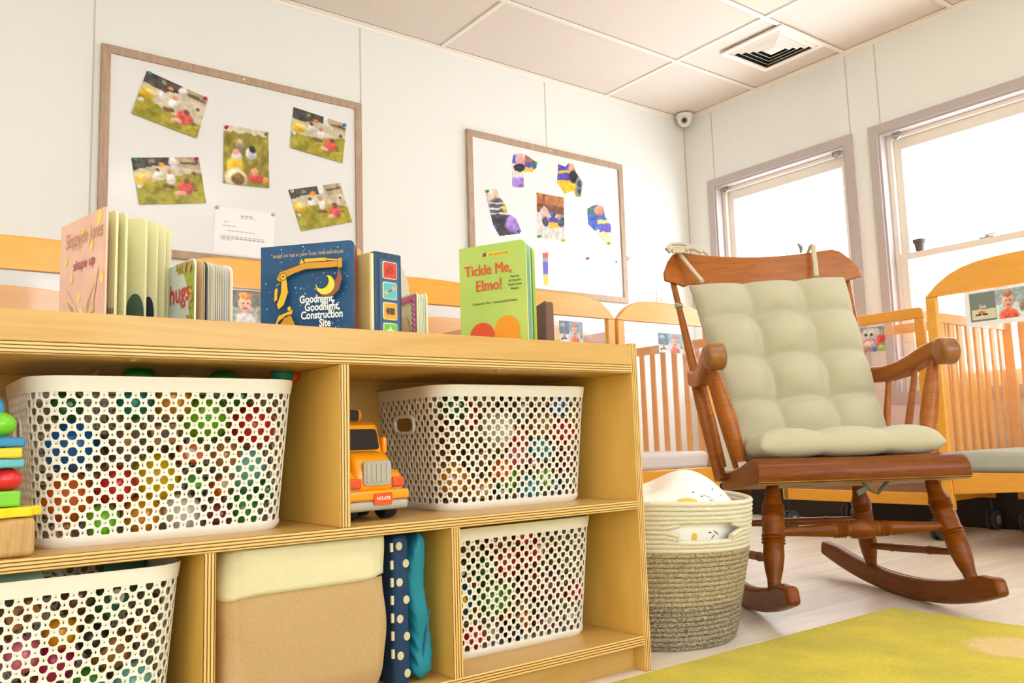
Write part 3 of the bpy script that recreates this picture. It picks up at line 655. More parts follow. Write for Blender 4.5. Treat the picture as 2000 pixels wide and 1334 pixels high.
# seat: tilted plank with rolled front, narrower at the back
mb = MB(); prof = []
sec = [(-.285, .375, .315), (-.20, .376, .320), (-.05, .392, .333), (.06, .410, .343), (.12, .421, .349), (.16, .424, .353), (.185, .417, .356), (.198, .400, .362), (.200, .380, .364), (.196, .362, .362)]
def seatw(v): return .238+(.286-.238)*min(1, (v+.285)/.40) if v < .19 else .285
sec2 = [(v, a, b) for v, a, b in sec]
n = len(sec2)
for v, zt, zb in sec2:
    wd = seatw(v)
    mb.v += [tuple(L(-wd, v, zb)), tuple(L(-wd+.002, v, zt-.006)), tuple(L(-wd+.012, v, zt)), tuple(L(0, v, zt-.004)), tuple(L(wd-.012, v, zt)), tuple(L(wd-.002, v, zt-.006)), tuple(L(wd, v, zb)), tuple(L(0, v, zb))]
for i in range(n-1):
    for j in range(8):
        q = (j+1) % 8; mb.f.append((i*8+j, i*8+q, (i+1)*8+q, (i+1)*8+j)); mb.m.append(1 if j in (6, 7) else 0)
mb.f.append(tuple(range(8))); mb.m.append(0); mb.f.append(tuple((n-1)*8+j for j in range(8))); mb.m.append(0)
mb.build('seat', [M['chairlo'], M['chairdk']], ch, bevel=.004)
RP = [(0, .014), (.05, .018), (.14, .021), (.20, .027)] + [q for k in range(5) for q in ((.215+.022*k, .030), (.226+.022*k, .026))] + [(.335, .029), (.48, .028), (.50, .031), (.512, .027), (.53, .031), (.542, .027), (.56, .031), (.575, .026), (.68, .027), (.80, .023), (.90, .017), (1, .0155)]
legs = {}
for s in (-1, 1):
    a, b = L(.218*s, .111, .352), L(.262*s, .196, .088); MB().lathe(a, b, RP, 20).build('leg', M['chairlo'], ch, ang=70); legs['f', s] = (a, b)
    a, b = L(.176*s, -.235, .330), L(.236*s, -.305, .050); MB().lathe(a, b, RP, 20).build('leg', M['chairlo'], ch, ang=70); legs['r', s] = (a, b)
    # rocker
    P = []; N = 28
    for i in range(N+1):
        v = -.60+.93*i/N; z = (v+.13)**2/(2*1.45)*(1.0 if v > -.13 else .85)+0.0005
        if v > .1: z += .10*(v-.1)**2
        u = .253+.075*min(v, .0)+.02*max(v, 0)
        P.append((u*s, v, z))
    mb = MB()
    for i, (u, v, z) in enumerate(P):
        hgt = .062*(1-.25*max(0, (.10-i/N))/.10)*(1-.30*max(0, i/N-.93)/.07)
        dz = (P[min(i+1, N)][2]-P[max(i-1, 0)][2])/(P[min(i+1, N)][1]-P[max(i-1, 0)][1]); nn = Vector((0, dz, 1)).normalized()
        for du, k in ((-.017, 0), (.017, 0), (.017, 1), (-.017, 1)):
            mb.v.append(tuple(L(u+du, v, z)+nn*hgt*k))
    for i in range(N):
        for j in range(4):
            q = (j+1) % 4; mb.f.append((i*4+j, i*4+q, i*4+4+q, i*4+4+j)); mb.m.append(0)
    mb.f.append((0, 1, 2, 3)); mb.f.append(tuple(N*4+j for j in range(4))); mb.m += [0, 0]
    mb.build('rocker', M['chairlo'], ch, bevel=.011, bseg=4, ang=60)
def mix(k, t): return legs[k][0].lerp(legs[k][1], t)
BAM = [(0, .008), (.1, .010), (.28, .0115), (.29, .0135), (.31, .0115), (.5, .012), (.69, .0115), (.71, .0135), (.72, .0115), (.9, .010), (1, .008)]
FST = [(0, .010), (.15, .013), (.33, .018)]+[q for k in range(4) for q in ((.345+.018*k, .0215), (.354+.018*k, .0175))]+[(.43, .018), (.44, .0235), (.50, .026), (.56, .0235), (.57, .018)]+[q for k in range(4) for q in ((.586+.018*k, .0215), (.595+.018*k, .0175))]+[(.67, .018), (.85, .013), (1, .010)]
MB().lathe(mix(('f', -1), .46), mix(('f', 1), .46), FST, 18).build('stretcher', M['chairlo'], ch, ang=70)
MB().lathe(mix(('r', -1), .42), mix(('r', 1), .42), BAM, 14).build('stretcher', M['chairlo'], ch)
for s in (-1, 1): MB().lathe(mix(('r', s), .72), mix(('f', s), .71), BAM, 14).build('stretcher', M['chairlo'], ch)
# back posts, crest, spindles
def backp(u0, u1, w): t = (w-.36)/(1.005-.36); return L(u0+(u1-u0)*t, -.238-.237*t, w)
for s in (-1, 1):
    MB().lathe(backp(.255*s, .307*s, .35), backp(.255*s, .307*s, 1.03), [(0, .018), (.15, .021), (.35, .023), (.48, .021), (.53, .016), (.8, .0115), (1, .010)], 16).build('back_post', M['chair'], ch)
for k in range(5):
    u = -.18+.09*k
    MB().lathe(backp(u*.85, u*1.05, .365), backp(u*.85, u*1.05, 1.01), [(0, .009), (.4, .012), (1, .007)], 12).build('spindle', M['chair'], ch)
cr = MB(); NU = 30
def crest_top(u):
    a = abs(u)/.345
    z = 1.112+.028*(a**2) if a < .78 else 1.129-.085*((a-.78)/.22)**2.2
    return z
def crest_bot(u):
    a = abs(u)/.345
    return 0.998+.018*a*a if a < .72 else (.998+.010-.012*math.sin((a-.72)/.16*PI) if a < .88 else 1.006+.010*(a-.88)/.12)
for i in range(NU+1):
    u = -.345+.69*i/NU; v = -.535+.055*(u/.345)**2
    zt, zb = crest_top(u), crest_bot(u); lean = .367
    for z, off in ((zb, -.010), (zb, .012), (zt, .008), (zt, -.008)):
        cr.v.append(tuple(L(u, v-(z-1.0)*lean+off+.035, z)))
for i in range(NU):
    for j in range(4): q = (j+1) % 4; cr.f.append((i*4+j, i*4+q, i*4+4+q, i*4+4+j)); cr.m.append(0)
cr.f.append((0, 1, 2, 3)); cr.f.append(tuple(NU*4+j for j in range(4))); cr.m += [0, 0]
cr.build('crest_rail', M['chair'], ch, bevel=.006, bseg=3, ang=50)
# arms
AT = [(-.375, .703, .652), (-.30, .690, .640), (-.22, .689, .640), (-.15, .697, .648), (-.09, .712, .664), (-.04, .728, .680), (0, .737, .692), (.03, .738, .700)]
for s in (-1, 1):
    mb = MB()
    def au(v): return .286+.052*max(0, (v+.36)/.40)**1.2
    for v, zt, zb in AT:
        u = au(v); hwid = .019+.007*min(1, (v+.375)/.3)
        for du, z in ((-hwid, zb), (hwid, zb), (hwid, zt), (-hwid, zt)): mb.v.append(tuple(L((u+du)*s, v, z)))
    for i in range(len(AT)-1):
        for j in range(4): q = (j+1) % 4; mb.f.append((i*4+j, i*4+q, i*4+4+q, i*4+4+j)); mb.m.append(0)
    mb.f.append((0, 1, 2, 3)); mb.f.append(tuple((len(AT)-1)*4+j for j in range(4))); mb.m += [0, 0]
    arm = mb.build('arm', M['chair'], ch, bevel=.008, bseg=3, ang=60)
    MB().lathe(L((.334-.029)*s, .044, .706), L((.334+.029)*s, .044, .706), [(0, .001)]+[(.5-.5*math.cos(PI*k/12), .0375*(1-abs(math.cos(PI*k/12))**9)**.5+.001) for k in range(13)]+[(1, .001)], 28).build('scroll_end', M['worn'], arm)
    MB().lathe(L(.328*s, -.012, .690), L(.266*s, .012, .412), [(0, .013), (.15, .017), (.35, .022), (.6, .024), (.85, .019), (1, .014)], 18).build('arm_post', M['chair'], ch)
    for v0, v1 in ((-.225, -.20), (-.095, -.085)):
        MB().lathe(L((au(v0)-.002)*s, v0, .652 if v0 < -.2 else .668), L(.252*s, v1, .39), [(0, .008), (.5, .011), (1, .008)], 12).build('arm_spindle', M['chair'], ch)
# cloth ties under the seat
tie = MB()
for p in ([(.02, .13, .352), (.03, .135, .335), (.0, .14, .322)], [(.02, .13, .352), (.04, .135, .328), (.055, .14, .320), (.07, .14, .335), (.09, .13, .352)]):
    tie.tube([L(*q) for q in p], .004, 6, sx=2.2)
# ---- cushions
def cushion(name, lab, corners, nu, nv, thick, back_thick, pinch, T=None, tuft_depth=.9, en=None, ep=3.6, rnd_=0):
    """corners BL, BR, TR, TL in chair space"""
    bl, br, tr, tl = corners; N1, N2 = 12*nu, 12*nv
    nrm = en or (br-bl).cross(tl-bl).normalized()
    def surf(u, v, side):
        a_, b_ = 2*u-1, 2*v-1; u, v, u0_, v0_ = (a_*math.sqrt(1-rnd_*b_*b_)+1)/2, (b_*math.sqrt(1-rnd_*a_*a_)+1)/2, u, v; U_, V_ = u, v; u, v = u0_, v0_
        ex = pinch*(math.sin(PI*v)**.8)*(1 if u < .5 else -1)*(abs(2*u-1)**3)*-1
        ey = pinch*(math.sin(PI*u)**.8)*(1 if v < .5 else -1)*(abs(2*v-1)**3)*-1
        uu, vv = u+ex*-.3, v+ey*-.3
        uu += U_-u; vv += V_-v; base = bl.lerp(br, uu).lerp(tl.lerp(tr, uu), vv)
        e = ((1-abs(2*u-1)**ep)*(1-abs(2*v-1)**ep))
        e = max(e, 0)**.5
        cu, cv = (u*nu) % 1, (v*nv) % 1
        # distance to inner crease lines and tufts
        def crease(x, n): 
            k = round(x*n)
            if k <= 0 or k >= n: return 1.0
            return abs(x*n-k)
        a, b = crease(u, nu), crease(v, nv)
        ca, cb = math.sin(min(1, a/.5)*PI/2)**.5, math.sin(min(1, b/.5)*PI/2)**.5
        ku, kv = round(u*nu), round(v*nv); ku = min(max(ku, 1), nu-1) if nu > 1 else 0; kv = min(max(kv, 1), nv-1) if nv > 1 else 0
        dt = math.hypot(u*nu-ku, v*nv-kv)
        puff = (ca*cb)*.55+.45*min(1, (dt/.5))**.5
        h = e*(thick if side else back_thick)*(1-tuft_depth+tuft_depth*puff)
        return base+nrm*(h if side else -h)
    mb = MB()
    mb.grid(lambda u, v: surf(u, v, 1), N1, N2); mb.grid(lambda u, v: surf(u, v, 0), N1, N2)
    me = mb
    o = me.build(name, M['cush'], None, smooth=True, ang=180)
    bm = bmesh.new(); bm.from_mesh(o.data); bmesh.ops.remove_doubles(bm, verts=bm.verts, dist=.0004); bmesh.ops.recalc_face_normals(bm, faces=bm.faces); bm.to_mesh(o.data); bm.free()
    for p in o.data.polygons: p.use_smooth = True
    q = o.modifiers.new('sub', 'SUBSURF'); q.levels = 1; q.render_levels = 1
    return tag(o, lab, 'cushion')
TCH = Matrix.Translation(CP) @ Matrix.Rotation(CRZ, 4, 'Z')
def W_(p): return TCH @ p
# back cushion (root object at the chair's place, in world coordinates)
bc = cushion('back_cushion', 'tufted sage-grey back cushion tied to the rocking chair crest', [W_(L(-.245, -.150, .425)), W_(L(.255, -.150, .445)), W_(L(.262, -.392, 1.010)), W_(L(-.285, -.392, .992))], 3, 4, .092, .022, .06, tuft_depth=.95)
MB().tube([W_(L(-.232, -.385, 1.0)), W_(L(-.245, -.428, 1.04)), W_(L(-.275, -.462, 1.10)), W_(L(-.285, -.495, 1.135))], .006, 8, sx=1.3).build('tie', M['strap'], bc)
kn = MB()
kn.tube([W_(L(*p)) for p in ((-.325, -.455, 1.118), (-.30, -.455, 1.134), (-.272, -.455, 1.130), (-.235, -.452, 1.128), (-.21, -.45, 1.112))], .007, 8, sx=1.2)
kn.tube([W_(L(*p)) for p in ((-.33, -.46, 1.128), (-.31, -.47, 1.148), (-.27, -.475, 1.150), (-.235, -.465, 1.136), (-.20, -.455, 1.118), (-.188, -.452, 1.106))], .006, 8, sx=1.3)
kn.box(-.012, .030, -.007, .007, -.008, .008, T=TCH @ Matrix.Translation(L(-.300, -.448, 1.120)))
kn.ball(W_(L(-.262, -.455, 1.128)), .011, 12, 8)
kn.build('tie_bow', M['strap'], bc)
MB().tube([W_(L(.165, -.40, 1.012)), W_(L(.18, -.435, 1.06)), W_(L(.19, -.463, 1.10)), W_(L(.196, -.478, 1.136)), W_(L(.197, -.50, 1.142)), W_(L(.196, -.53, 1.12))], .0055, 8, sx=1.5).build('tie', M['strap'], bc)
sc_ = cushion('seat_cushion', 'thin tufted sage-grey seat cushion lying on the rocking chair seat', [W_(L(-.285, .165, .452)), W_(L(.285, .165, .452)), W_(L(.235, -.20, .425)), W_(L(-.235, -.20, .425))], 3, 3, .056, .030, .02, tuft_depth=.5, ep=8, rnd_=.16, en=W_(L(0, -.06, 1))-W_(L(0, 0, 0)))
tie.v = [tuple(W_(Vector(p))) for p in tie.v]; tie.build('tie', mat('dark_tie', (120, 118, 104), .9), sc_)
t = thing('hair_tie', 'pale green elastic band wound round the left back post of the rocking chair', 'band', W_(backp(-.255, -.307, .925)))
for k in range(3): MB().tube([Vector((.0125*math.cos(a), .0125*math.sin(a), .004*k+.003*math.sin(2*a+k))) for a in [2*PI*i/14 for i in range(15)]], .0025, 6, cap=False).build('loop', col((170, 206, 186), .6), t)
t = thing('grey_clip', 'small grey clip standing on the crest rail of the rocking chair beside the right tie', 'clip', W_(L(.175, -.536, 1.122)))
MB().tube([(0, 0, 0), (-.004, 0, .02), (-.014, 0, .034)], .004, 8).tube([(0, 0, .004), (.008, 0, .018), (.002, 0, .03), (-.006, 0, .02)], .0035, 8).build('clip_body', M['metal'], t)

# ================================================================== ROPE BASKET with pillow
RB = Vector((-2.742, -2.188, 0))
t = thing('rope_basket', 'tall coiled rope basket, cream above speckled beige, between shelf and rocking chair', 'basket', RB)
def rbr(z, a):
    k = z/.335
    r = .183+.056*k**1.0
    if z < .02: r -= .012*(1-z/.02)
    r += .005*math.sin(3*a+1.0)*k + .004*math.sin(2*a+5*k)
    return r
def ring_rows(z0, z1, mname, part, hole=None):
    mb = MB(); n = int(round((z1-z0)/.0108)); 
    for i in range(n):
        z = z0+(z1-z0)*(i+.5)/n
        segs = []; cur = []
        for j in range(97):
            a = 2*PI*j/96; zz = z
            wob = .004*math.sin(2*a+.6)*z/.3
            if hole:
                da = (a-hole[0]+PI) % (2*PI)-PI
                inside = abs(da) < hole[1]
                zc = (hole[2]+hole[3])/2
                if abs(da) < hole[1]*1.7 and hole[2]-.035 < z < hole[3]+.035:
                    f = max(0, 1-max(0, abs(da)-hole[1])/(hole[1]*.7))
                    if z >= zc: zz = z+max(0, hole[3]+.006-z)*f*.5
                    else: zz = z-max(0, z-hole[2]+.006)*f*.5
                    if hole[2]+.003 < z < hole[3]-.003 and inside:
                        if len(cur) > 1: segs.append(cur)
                        cur = []; continue
            r = rbr(z, a); cur.append((r*math.cos(a), r*math.sin(a), zz+wob))
        if len(cur) > 1: segs.append(cur)
        for sgm in segs: mb.tube(sgm, .0064, 8, cap=True)
    return mb.build(part, M[mname], t, ang=180)
HA = math.atan2(-.79, -.22)   # handle faces the camera
ring_rows(0.0, .10, 'roped', 'base_coils'); ring_rows(.10, .222, 'ropeg', 'middle_coils')
ring_rows(.222, .338, 'ropec', 'upper_coils', (HA, .26, .248, .292))
MB().lathe((0, 0, .001), (0, 0, .01), [(0, .172), (1, .176)], 40).build('base', M['roped'], t)
MB().grid(lambda u, v: ((rbr(.012+.17*v, 2*PI*u)-.013)*math.cos(2*PI*u), (rbr(.012+.17*v, 2*PI*u)-.013)*math.sin(2*PI*u), .012+.17*v), 48, 4, closeu=True).build('lining', M['ropec'], t)
# pillow stuffed inside
pl = MB()
def pil(u, v):
    a = 2*PI*u; b = PI*v; z = math.cos(b); r = math.sin(b)
    R_ = .206; x = R_*r*math.cos(a); y = R_*r*math.sin(a)
    hh = .262+.092*z*(1 if z > 0 else 1.9); r2 = r
    hump = math.exp(-((x-.055)**2+(y+.075)**2)/.012)*.058+math.exp(-((x+.13)**2+(y-.03)**2)/.006)*.050-math.exp(-((x+.055)**2+(y+.02)**2)/.0022)*.030
    return (x, y, hh+(hump if z > 0 else 0))
pl.grid(pil, 64, 32, closeu=True)
po = pl.build('pillow', M['pillow'], None, ang=180); po.location = RB
tag(po, 'white cotton pillow with a small yellow and black print, stuffed in the rope basket', 'pillow')
def nearest(px, py):
    """point of the pillow's surface under a line of sight, found once, in pillow space"""
    d = ray(px, py).normalized(); o = O-RB
    from mathutils.bvhtree import BVHTree
    if not hasattr(nearest, 'b'): nearest.b = BVHTree.FromPolygons([v for v in pl.v], [f for f in pl.f])
    h = nearest.b.ray_cast(o, d); return h[0], h[1]
def patch(cx, cy, poly, mt, name, par):
    h, n = nearest(cx, cy)
    if h is None: return
    if n.dot(FW) > 0: n = -n
    ex = (ZN.cross(n)).normalized(); ey = n.cross(ex); mb = MB(); pts = []
    for x, y in poly:
        q = nearest.b.find_nearest(h+ex*x+ey*y); nn = q[1] if q[1].dot(FW) < 0 else -q[1]; pts.append(q[0]+nn*.0012)
    c = sum(pts, Vector())/len(pts); q = nearest.b.find_nearest(c); nn = q[1] if q[1].dot(FW) < 0 else -q[1]
    mb.add([q[0]+nn*.0014]+pts, [(0, i+1, (i+1) % len(pts)+1) for i in range(len(pts))]); mb.build(name, mt, par, recalc=False)
yel, blk = col((242, 190, 76), .9), col((50, 46, 44), .9)
patch(1342, 979, ell(0, 0, .026, .010, 16), yel, 'print', po)
patch(1356, 1049, ell(0, 0, .007, .010, 12), yel, 'print', po); patch(1398, 1040, ell(0, 0, .010, .0012, 8, rot=-.6), blk, 'print', po); patch(1392, 1048, ell(0, 0, .008, .0012, 8, rot=.8), blk, 'print', po); patch(1386, 1040, ell(0, 0, .006, .0012, 8, rot=-.2), blk, 'print', po)
for x, y in ((1354, 962), (1391, 956), (1440, 985), (1385, 992), (1292, 981), (1423, 969), (1370, 970)): patch(x, y, ell(0, 0, .0032, .0018, 8), blk, 'print', po)
for x, y in ((1376, 968), (1384, 971), (1392, 976), (1400, 981), (1408, 985), (1388, 978)): patch(x, y, ell(0, 0, .006, .0009, 8, rot=-.6), blk, 'print', po)
for x, y in ((1408, 968), (1370, 982), (1310, 993)): patch(x, y, ell(0, 0, .005, .003, 8), yel, 'print', po)

# ================================================================== RUG
def rug_mat():
    m = mat('rug_pile', (228, 206, 30), 0.95, 0.1, noise=(4.5, 0.9, (186, 174, 20)), bump=(380, 1.0), sheen=.2)
    nt = m.node_tree; b = nt.nodes['Principled BSDF']; src = b.inputs['Base Color'].links[0].from_socket
    tc = nt.nodes.new('ShaderNodeTexCoord'); vm = nt.nodes.new('ShaderNodeVectorMath'); vm.operation = 'DISTANCE'; vm.inputs[1].default_value = (-2.345+2.11, -2.850+2.435, .008)
    mp = nt.nodes.new('ShaderNodeMapping'); nt.links.new(tc.outputs['Object'], mp.inputs[0])
    n = nt.nodes.new('ShaderNodeTexNoise'); n.inputs['Scale'].default_value = 40; nt.links.new(tc.outputs['Object'], n.inputs['Vector'])
    nt.links.new(mp.outputs[0], vm.inputs[0]); ad = nt.nodes.new('ShaderNodeMath'); ad.operation = 'MULTIPLY_ADD'; ad.inputs[1].default_value = .05
    nt.links.new(n.outputs[0], ad.inputs[0]); nt.links.new(vm.outputs['Value'], ad.inputs[2])
    rp = nt.nodes.new('ShaderNodeMapRange'); rp.inputs[1].default_value = .105; rp.inputs[2].default_value = .135; rp.inputs[3].default_value = 1; rp.inputs[4].default_value = 0; nt.links.new(ad.outputs[0], rp.inputs[0])
    mx = nt.nodes.new('ShaderNodeMix'); mx.data_type = 'RGBA'; nt.links.new(rp.outputs[0], mx.inputs[0]); nt.links.new(src, mx.inputs[6]); mx.inputs[7].default_value = lin((238, 204, 130)); 
    nt.links.new(mx.outputs[2], b.inputs['Base Color'])
    # fine speckle of the pile
    n3 = nt.nodes.new('ShaderNodeTexNoise'); n3.inputs['Scale'].default_value = 420; nt.links.new(tc.outputs['Object'], n3.inputs['Vector'])
    r3 = nt.nodes.new('ShaderNodeMapRange'); r3.inputs[1].default_value = .3; r3.inputs[2].default_value = .7; r3.inputs[3].default_value = .72; r3.inputs[4].default_value = 1.12; nt.links.new(n3.outputs[0], r3.inputs[0])
    m4 = nt.nodes.new('ShaderNodeMix'); m4.data_type = 'RGBA'; m4.blend_type = 'MULTIPLY'; m4.inputs[0].default_value = 1; nt.links.new(mx.outputs[2], m4.inputs[6]); nt.links.new(r3.outputs[0], m4.inputs[7]); nt.links.new(m4.outputs[2], b.inputs['Base Color'])
    return m
t = thing('rug', 'yellow-green pile rug with a round tan patch on the floor before the rocking chair', 'rug', (-2.11, -2.435, 0))
outl = rrect(-2.5, 0, -2.0, 0, .05, 8)
fz0 = (Vector((0, 0, 0)), XN, YN, ZN)
MB().prism(outl, fz0, .0005, .004).build('backing', mat('rug_edge', (96, 72, 46), .9), t, smooth=False)
gr = MB(); nx, ny = 250, 200
mask = rrect(-2.497, -.003, -1.997, -.003, .048, 8)
def rz_(u, v):
    x = -2.497+2.494*u; y = -1.997+1.994*v
    # pull corner points to the rounded outline
    cx, cy = -.053, -.053
    if x > cx and y > cy:
        d = math.hypot(x-cx, y-cy); k = min(1, .05/d) if d > 0 else 1; m_ = max(x-cx, y-cy); 
        if d > 0: x, y = cx+(x-cx)/d*m_, cy+(y-cy)/d*m_
    e = min(1, min(-x, -y, x+2.5, y+2.0)/.012)
    return (x, y, .0042+.008*max(e, 0)**.5+.0012*random.random())
gr.grid(rz_, nx, ny); gr.build('pile', rug_mat(), t, ang=180)
# ================================================================== SHELF UNIT
SX0, SX1, SYF, SYB = -4.53, -3.003, -2.406, -2.046
t = thing('toy_shelf', 'long low birch plywood toy shelf with open bays and a rimmed top', 'shelf', ((SX0+SX1)/2, SYF, 0)); sx = (SX0+SX1)/2
def plank(name, x0, x1, z0, z1, y0=SYF, y1=SYB, edge='z', lab=None):
    fm = {2: 1, 3: 1} if edge == 'z' else ({2: 1, 3: 1, 0: 1, 1: 1} if edge == 'x' else {})
    m = [M['maple'] if edge != 'x' else M['maplev'], M['plyz'] if edge == 'z' else M['plyx']]
    o = MB().box(x0-sx, x1-sx, y0-SYF, y1-SYF, z0, z1, 0, fm).build(name, m, t, bevel=.0012, bseg=1, smooth=False); return o
TH = .018
plank('side_panel', SX1-TH, SX1, 0, .694, edge='x'); plank('side_panel', SX0, SX0+TH, 0, .694, edge='x')
plank('top_board', SX0+TH, SX1-TH, .628, .646)
plank('front_rail', SX0+TH, SX1-TH, .646, .690, SYF, SYF+.015, edge='n')
plank('back_rail', SX0+TH, SX1-TH, .646, .690, SYB-.015, SYB, edge='n')
plank('middle_shelf', SX0+TH, SX1-TH, .336, .355)
plank('bottom_shelf', SX0+TH, SX1-TH, .054, .073)
plank('divider', -3.714, -3.696, .355, .628, edge='x')
plank('divider', -3.937, -3.919, .073, .336, edge='x'); plank('divider', -3.498, -3.478, .073, .336, edge='x')
plank('plinth', SX0+TH, SX1-TH, 0, .054, SYF+.032, SYF+.05, edge='n')
plank('back_panel', SX0+TH, SX1-TH, .02, .646, SYB-.006, SYB, edge='n')
for px, py in ((262, 701), (975, 722)):
    p = onz(px, py, .628)
    MB().box(p.x-sx-.004, p.x-sx+.004, max(p.y, SYF+.01)-SYF, max(p.y, SYF+.01)-SYF+.01, .625, .628).build('shelf_stud', M['greyp'], t)

# ================================================================== PERFORATED BASKETS
BW, BD, BH = .414, .300, .250
def wall_xy(s, z):
    """rounded rectangle perimeter, s in 0..1 starting mid front going to the right (+x)"""
    k = z/BH; w_ = BW/2-.003-.020*(1-k)**1.0; d_ = BD/2-.003-.016*(1-k); r = .050+.006*k
    a, b = 2*(w_-r), 2*(d_-r); q = PI/2*r; per = 2*a+2*b+4*q; L_ = (s % 1)*per
    segs = [('l', a/2, (0, -d_), (1, 0)), ('c', q, (w_-r, -d_+r), -PI/2), ('l', b, (w_, -d_+r), (0, 1)), ('c', q, (w_-r, d_-r), 0), ('l', a, (w_-r, d_), (-1, 0)),
            ('c', q, (-w_+r, d_-r), PI/2), ('l', b, (-w_, d_-r), (0, -1)), ('c', q, (-w_+r, -d_+r), PI), ('l', a/2, (-w_+r, -d_), (1, 0))]
    for kind, ln, p, d in segs:
        if L_ <= ln+1e-9:
            if kind == 'l': return (p[0]+d[0]*L_, p[1]+d[1]*L_)
            g = d+L_/r; return (p[0]+r*math.cos(g), p[1]+r*math.sin(g))
        L_ -= ln
    return (0, -d_)
NC, NR, Z0, Z1 = 116, 18, .014, .228
SH_A = [(-.46, .47), (0, .53), (.46, .47), (.53, 0), (.31, -.42), (0, -.54), (-.31, -.42), (-.53, 0)]
OC = [(-.42, .485), (0, .60), (.42, .485), (.66, 0), (.44, -.46), (0, -.62), (-.44, -.46), (-.66, 0)]
def scl(P, a, b, m=1): return [(x*a, y*b) for x, y in P]
TD = [(-.07, .12), (0, .17), (.07, .12), (.10, -.05), (.10, -.16), (0, -.17), (-.10, -.16), (-.10, -.05)]
TB = [(-.05, .04), (0, .10), (.05, .04), (.09, -.04), (.09, -.09), (0, -.09), (-.09, -.09), (-.09, -.04)]
def basket_mesh():
    mb = MB(); vid = {}
    def P(i2, j2):    # half-cell lattice
        k = (i2 % (2*NC), j2)
        if k not in vid:
            di = dj = 0.0
            for ci, cj, sx_, sy_ in ((i2//2-1, j2//2, 1, 0), (i2//2, j2//2, -1, 0)) if (i2 % 2 == 0 and j2 % 2 == 1) else (((i2//2, j2//2-1, 0, 1), (i2//2, j2//2, 0, -1)) if (i2 % 2 == 1 and j2 % 2 == 0) else ()):
                if (ci+cj) % 2 == 0 and 0 <= cj < NR:
                    big = cj % 2 == 0 and ci % 4 == 2
                    di += sx_*(.20 if big else .08); dj += sy_*((.15 if big else .06) if 0 < j2 < 2*NR else 0)
            z = Z0+(Z1-Z0)*(j2/2+dj)/NR; x, y = wall_xy((i2/2+di)/NC, z); vid[k] = len(mb.v); mb.v.append((x, y, z))
        return vid[k]
    def Q(fi, fj):
        z = Z0+(Z1-Z0)*fj/NR; x, y = wall_xy(fi/NC, z); mb.v.append((x, y, z)); return len(mb.v)-1
    side = [29, 87]
    for j in range(NR):
        for i in range(NC):
            if any(abs(i+.5-sc0) < 3.6 and 12 <= j <= 14 for sc0 in side): continue
            ci, cj = i+.5, j+.5
            if (i+j) % 2 == 0:
                hole = scl(SH_A, 1.0, .98) if j % 2 == 0 else scl(SH_A, 1.0, .93)
                if j % 2 == 0 and i % 4 == 2: hole = OC
            else: hole = TD if j % 2 == 0 else TB
            outer = [P(2*i, 2*j+2), P(2*i+1, 2*j+2), P(2*i+2, 2*j+2), P(2*i+2, 2*j+1), P(2*i+2, 2*j), P(2*i+1, 2*j), P(2*i, 2*j), P(2*i, 2*j+1)]
            inner = [Q(ci+x*.97, cj+y*.97) for x, y in hole]
            for k in range(8):
                n = (k+1) % 8; mb.f.append((outer[k], outer[n], inner[n], inner[k])); mb.m.append(0)
    return mb
bmsh = basket_mesh()
t = thing('perforated_basket', '', 'basket', (-3.962, -2.198, .355), 0, 'white perforated plastic baskets')
b1 = t
wl = bmsh.build('perforated_wall', M['plastic'], t, solid=.0018, ang=70)
def band(zs, offs, name, closed=True):
    mb = MB(); n = 120; m = len(zs)
    for i in range(n):
        s = i/n; x0, y0 = wall_xy(s, .2); xa, ya = wall_xy(s+.002, .2); tx, ty = xa-x0, ya-y0; l = math.hypot(tx, ty) or 1; nx_, ny_ = ty/l, -tx/l
        for z, o_ in zip(zs, offs):
            x, y = wall_xy(s, min(z, BH)); mb.v.append((x+nx_*o_, y+ny_*o_, z))
    for i in range(n):
        k = (i+1) % n
        for j in range(m if closed else m-1):
            q = (j+1) % m; mb.f.append((i*m+j, k*m+j, k*m+q, i*m+q)); mb.m.append(0)
    return mb.build(name, M['plastic'], t, ang=50)
band([.2265, .2265, .246, .2500, .2495, .246, .2275], [-.001, .0022, .0038, .0036, .0004, -.0002, -.0022], 'rim')
band([.0005, .0, .008, .0155, .0155, .006], [-.012, -.004, .0025, .0025, -.002, -.010], 'base_band')
fl = MB(); fl.add([(*[q*.985 for q in wall_xy(i/80, .004)], .0035) for i in range(80)], [tuple(range(80))]); fl.build('floor_plate', M['plastic'], t, solid=.002, smooth=False)
for s0, nm in ((29/NC, 1), (87/NC, -1)):
    # solid oval handle ring
    mb = MB(); outr, inr = [], []
    zc = Z0+(Z1-Z0)*13.5/NR; hz = (Z1-Z0)*1.55/NR; hs = 3.75/NC
    for r_, (a_, b_) in ((outr, (1.06, 1.10)), (inr, (.86, .74))):
        for i in range(40):
            g = 2*PI*i/40; cx_, sy_ = math.cos(g), math.sin(g)
            ex_ = math.copysign(abs(cx_)**.5, cx_)*hs*a_; ez_ = math.copysign(abs(sy_)**.6, sy_)*hz*b_
            x, y = wall_xy(s0+ex_, zc+ez_); x += .0006*nm; r_.append((x, y, zc+ez_))
    mb.v = outr+inr; mb.f = [(i, (i+1) % 40, 40+(i+1) % 40, 40+i) for i in range(40)]; mb.m = [0]*40
    mb.build('handle', M['plastic'], t, solid=.006)
b1['label'] = 'white perforated basket in the upper left bay of the toy shelf'
b2 = dup(b1, (-3.252, -2.160, .355), None, 'white perforated basket in the upper right bay beside the toy truck')
b3 = dup(b1, (-3.266, -2.175, .073), None, 'white perforated basket in the lower right bay at the shelf end')
b4 = dup(b1, (-4.158, -2.235, .073), None, 'white perforated basket in the lower left bay, cut by the picture edge')

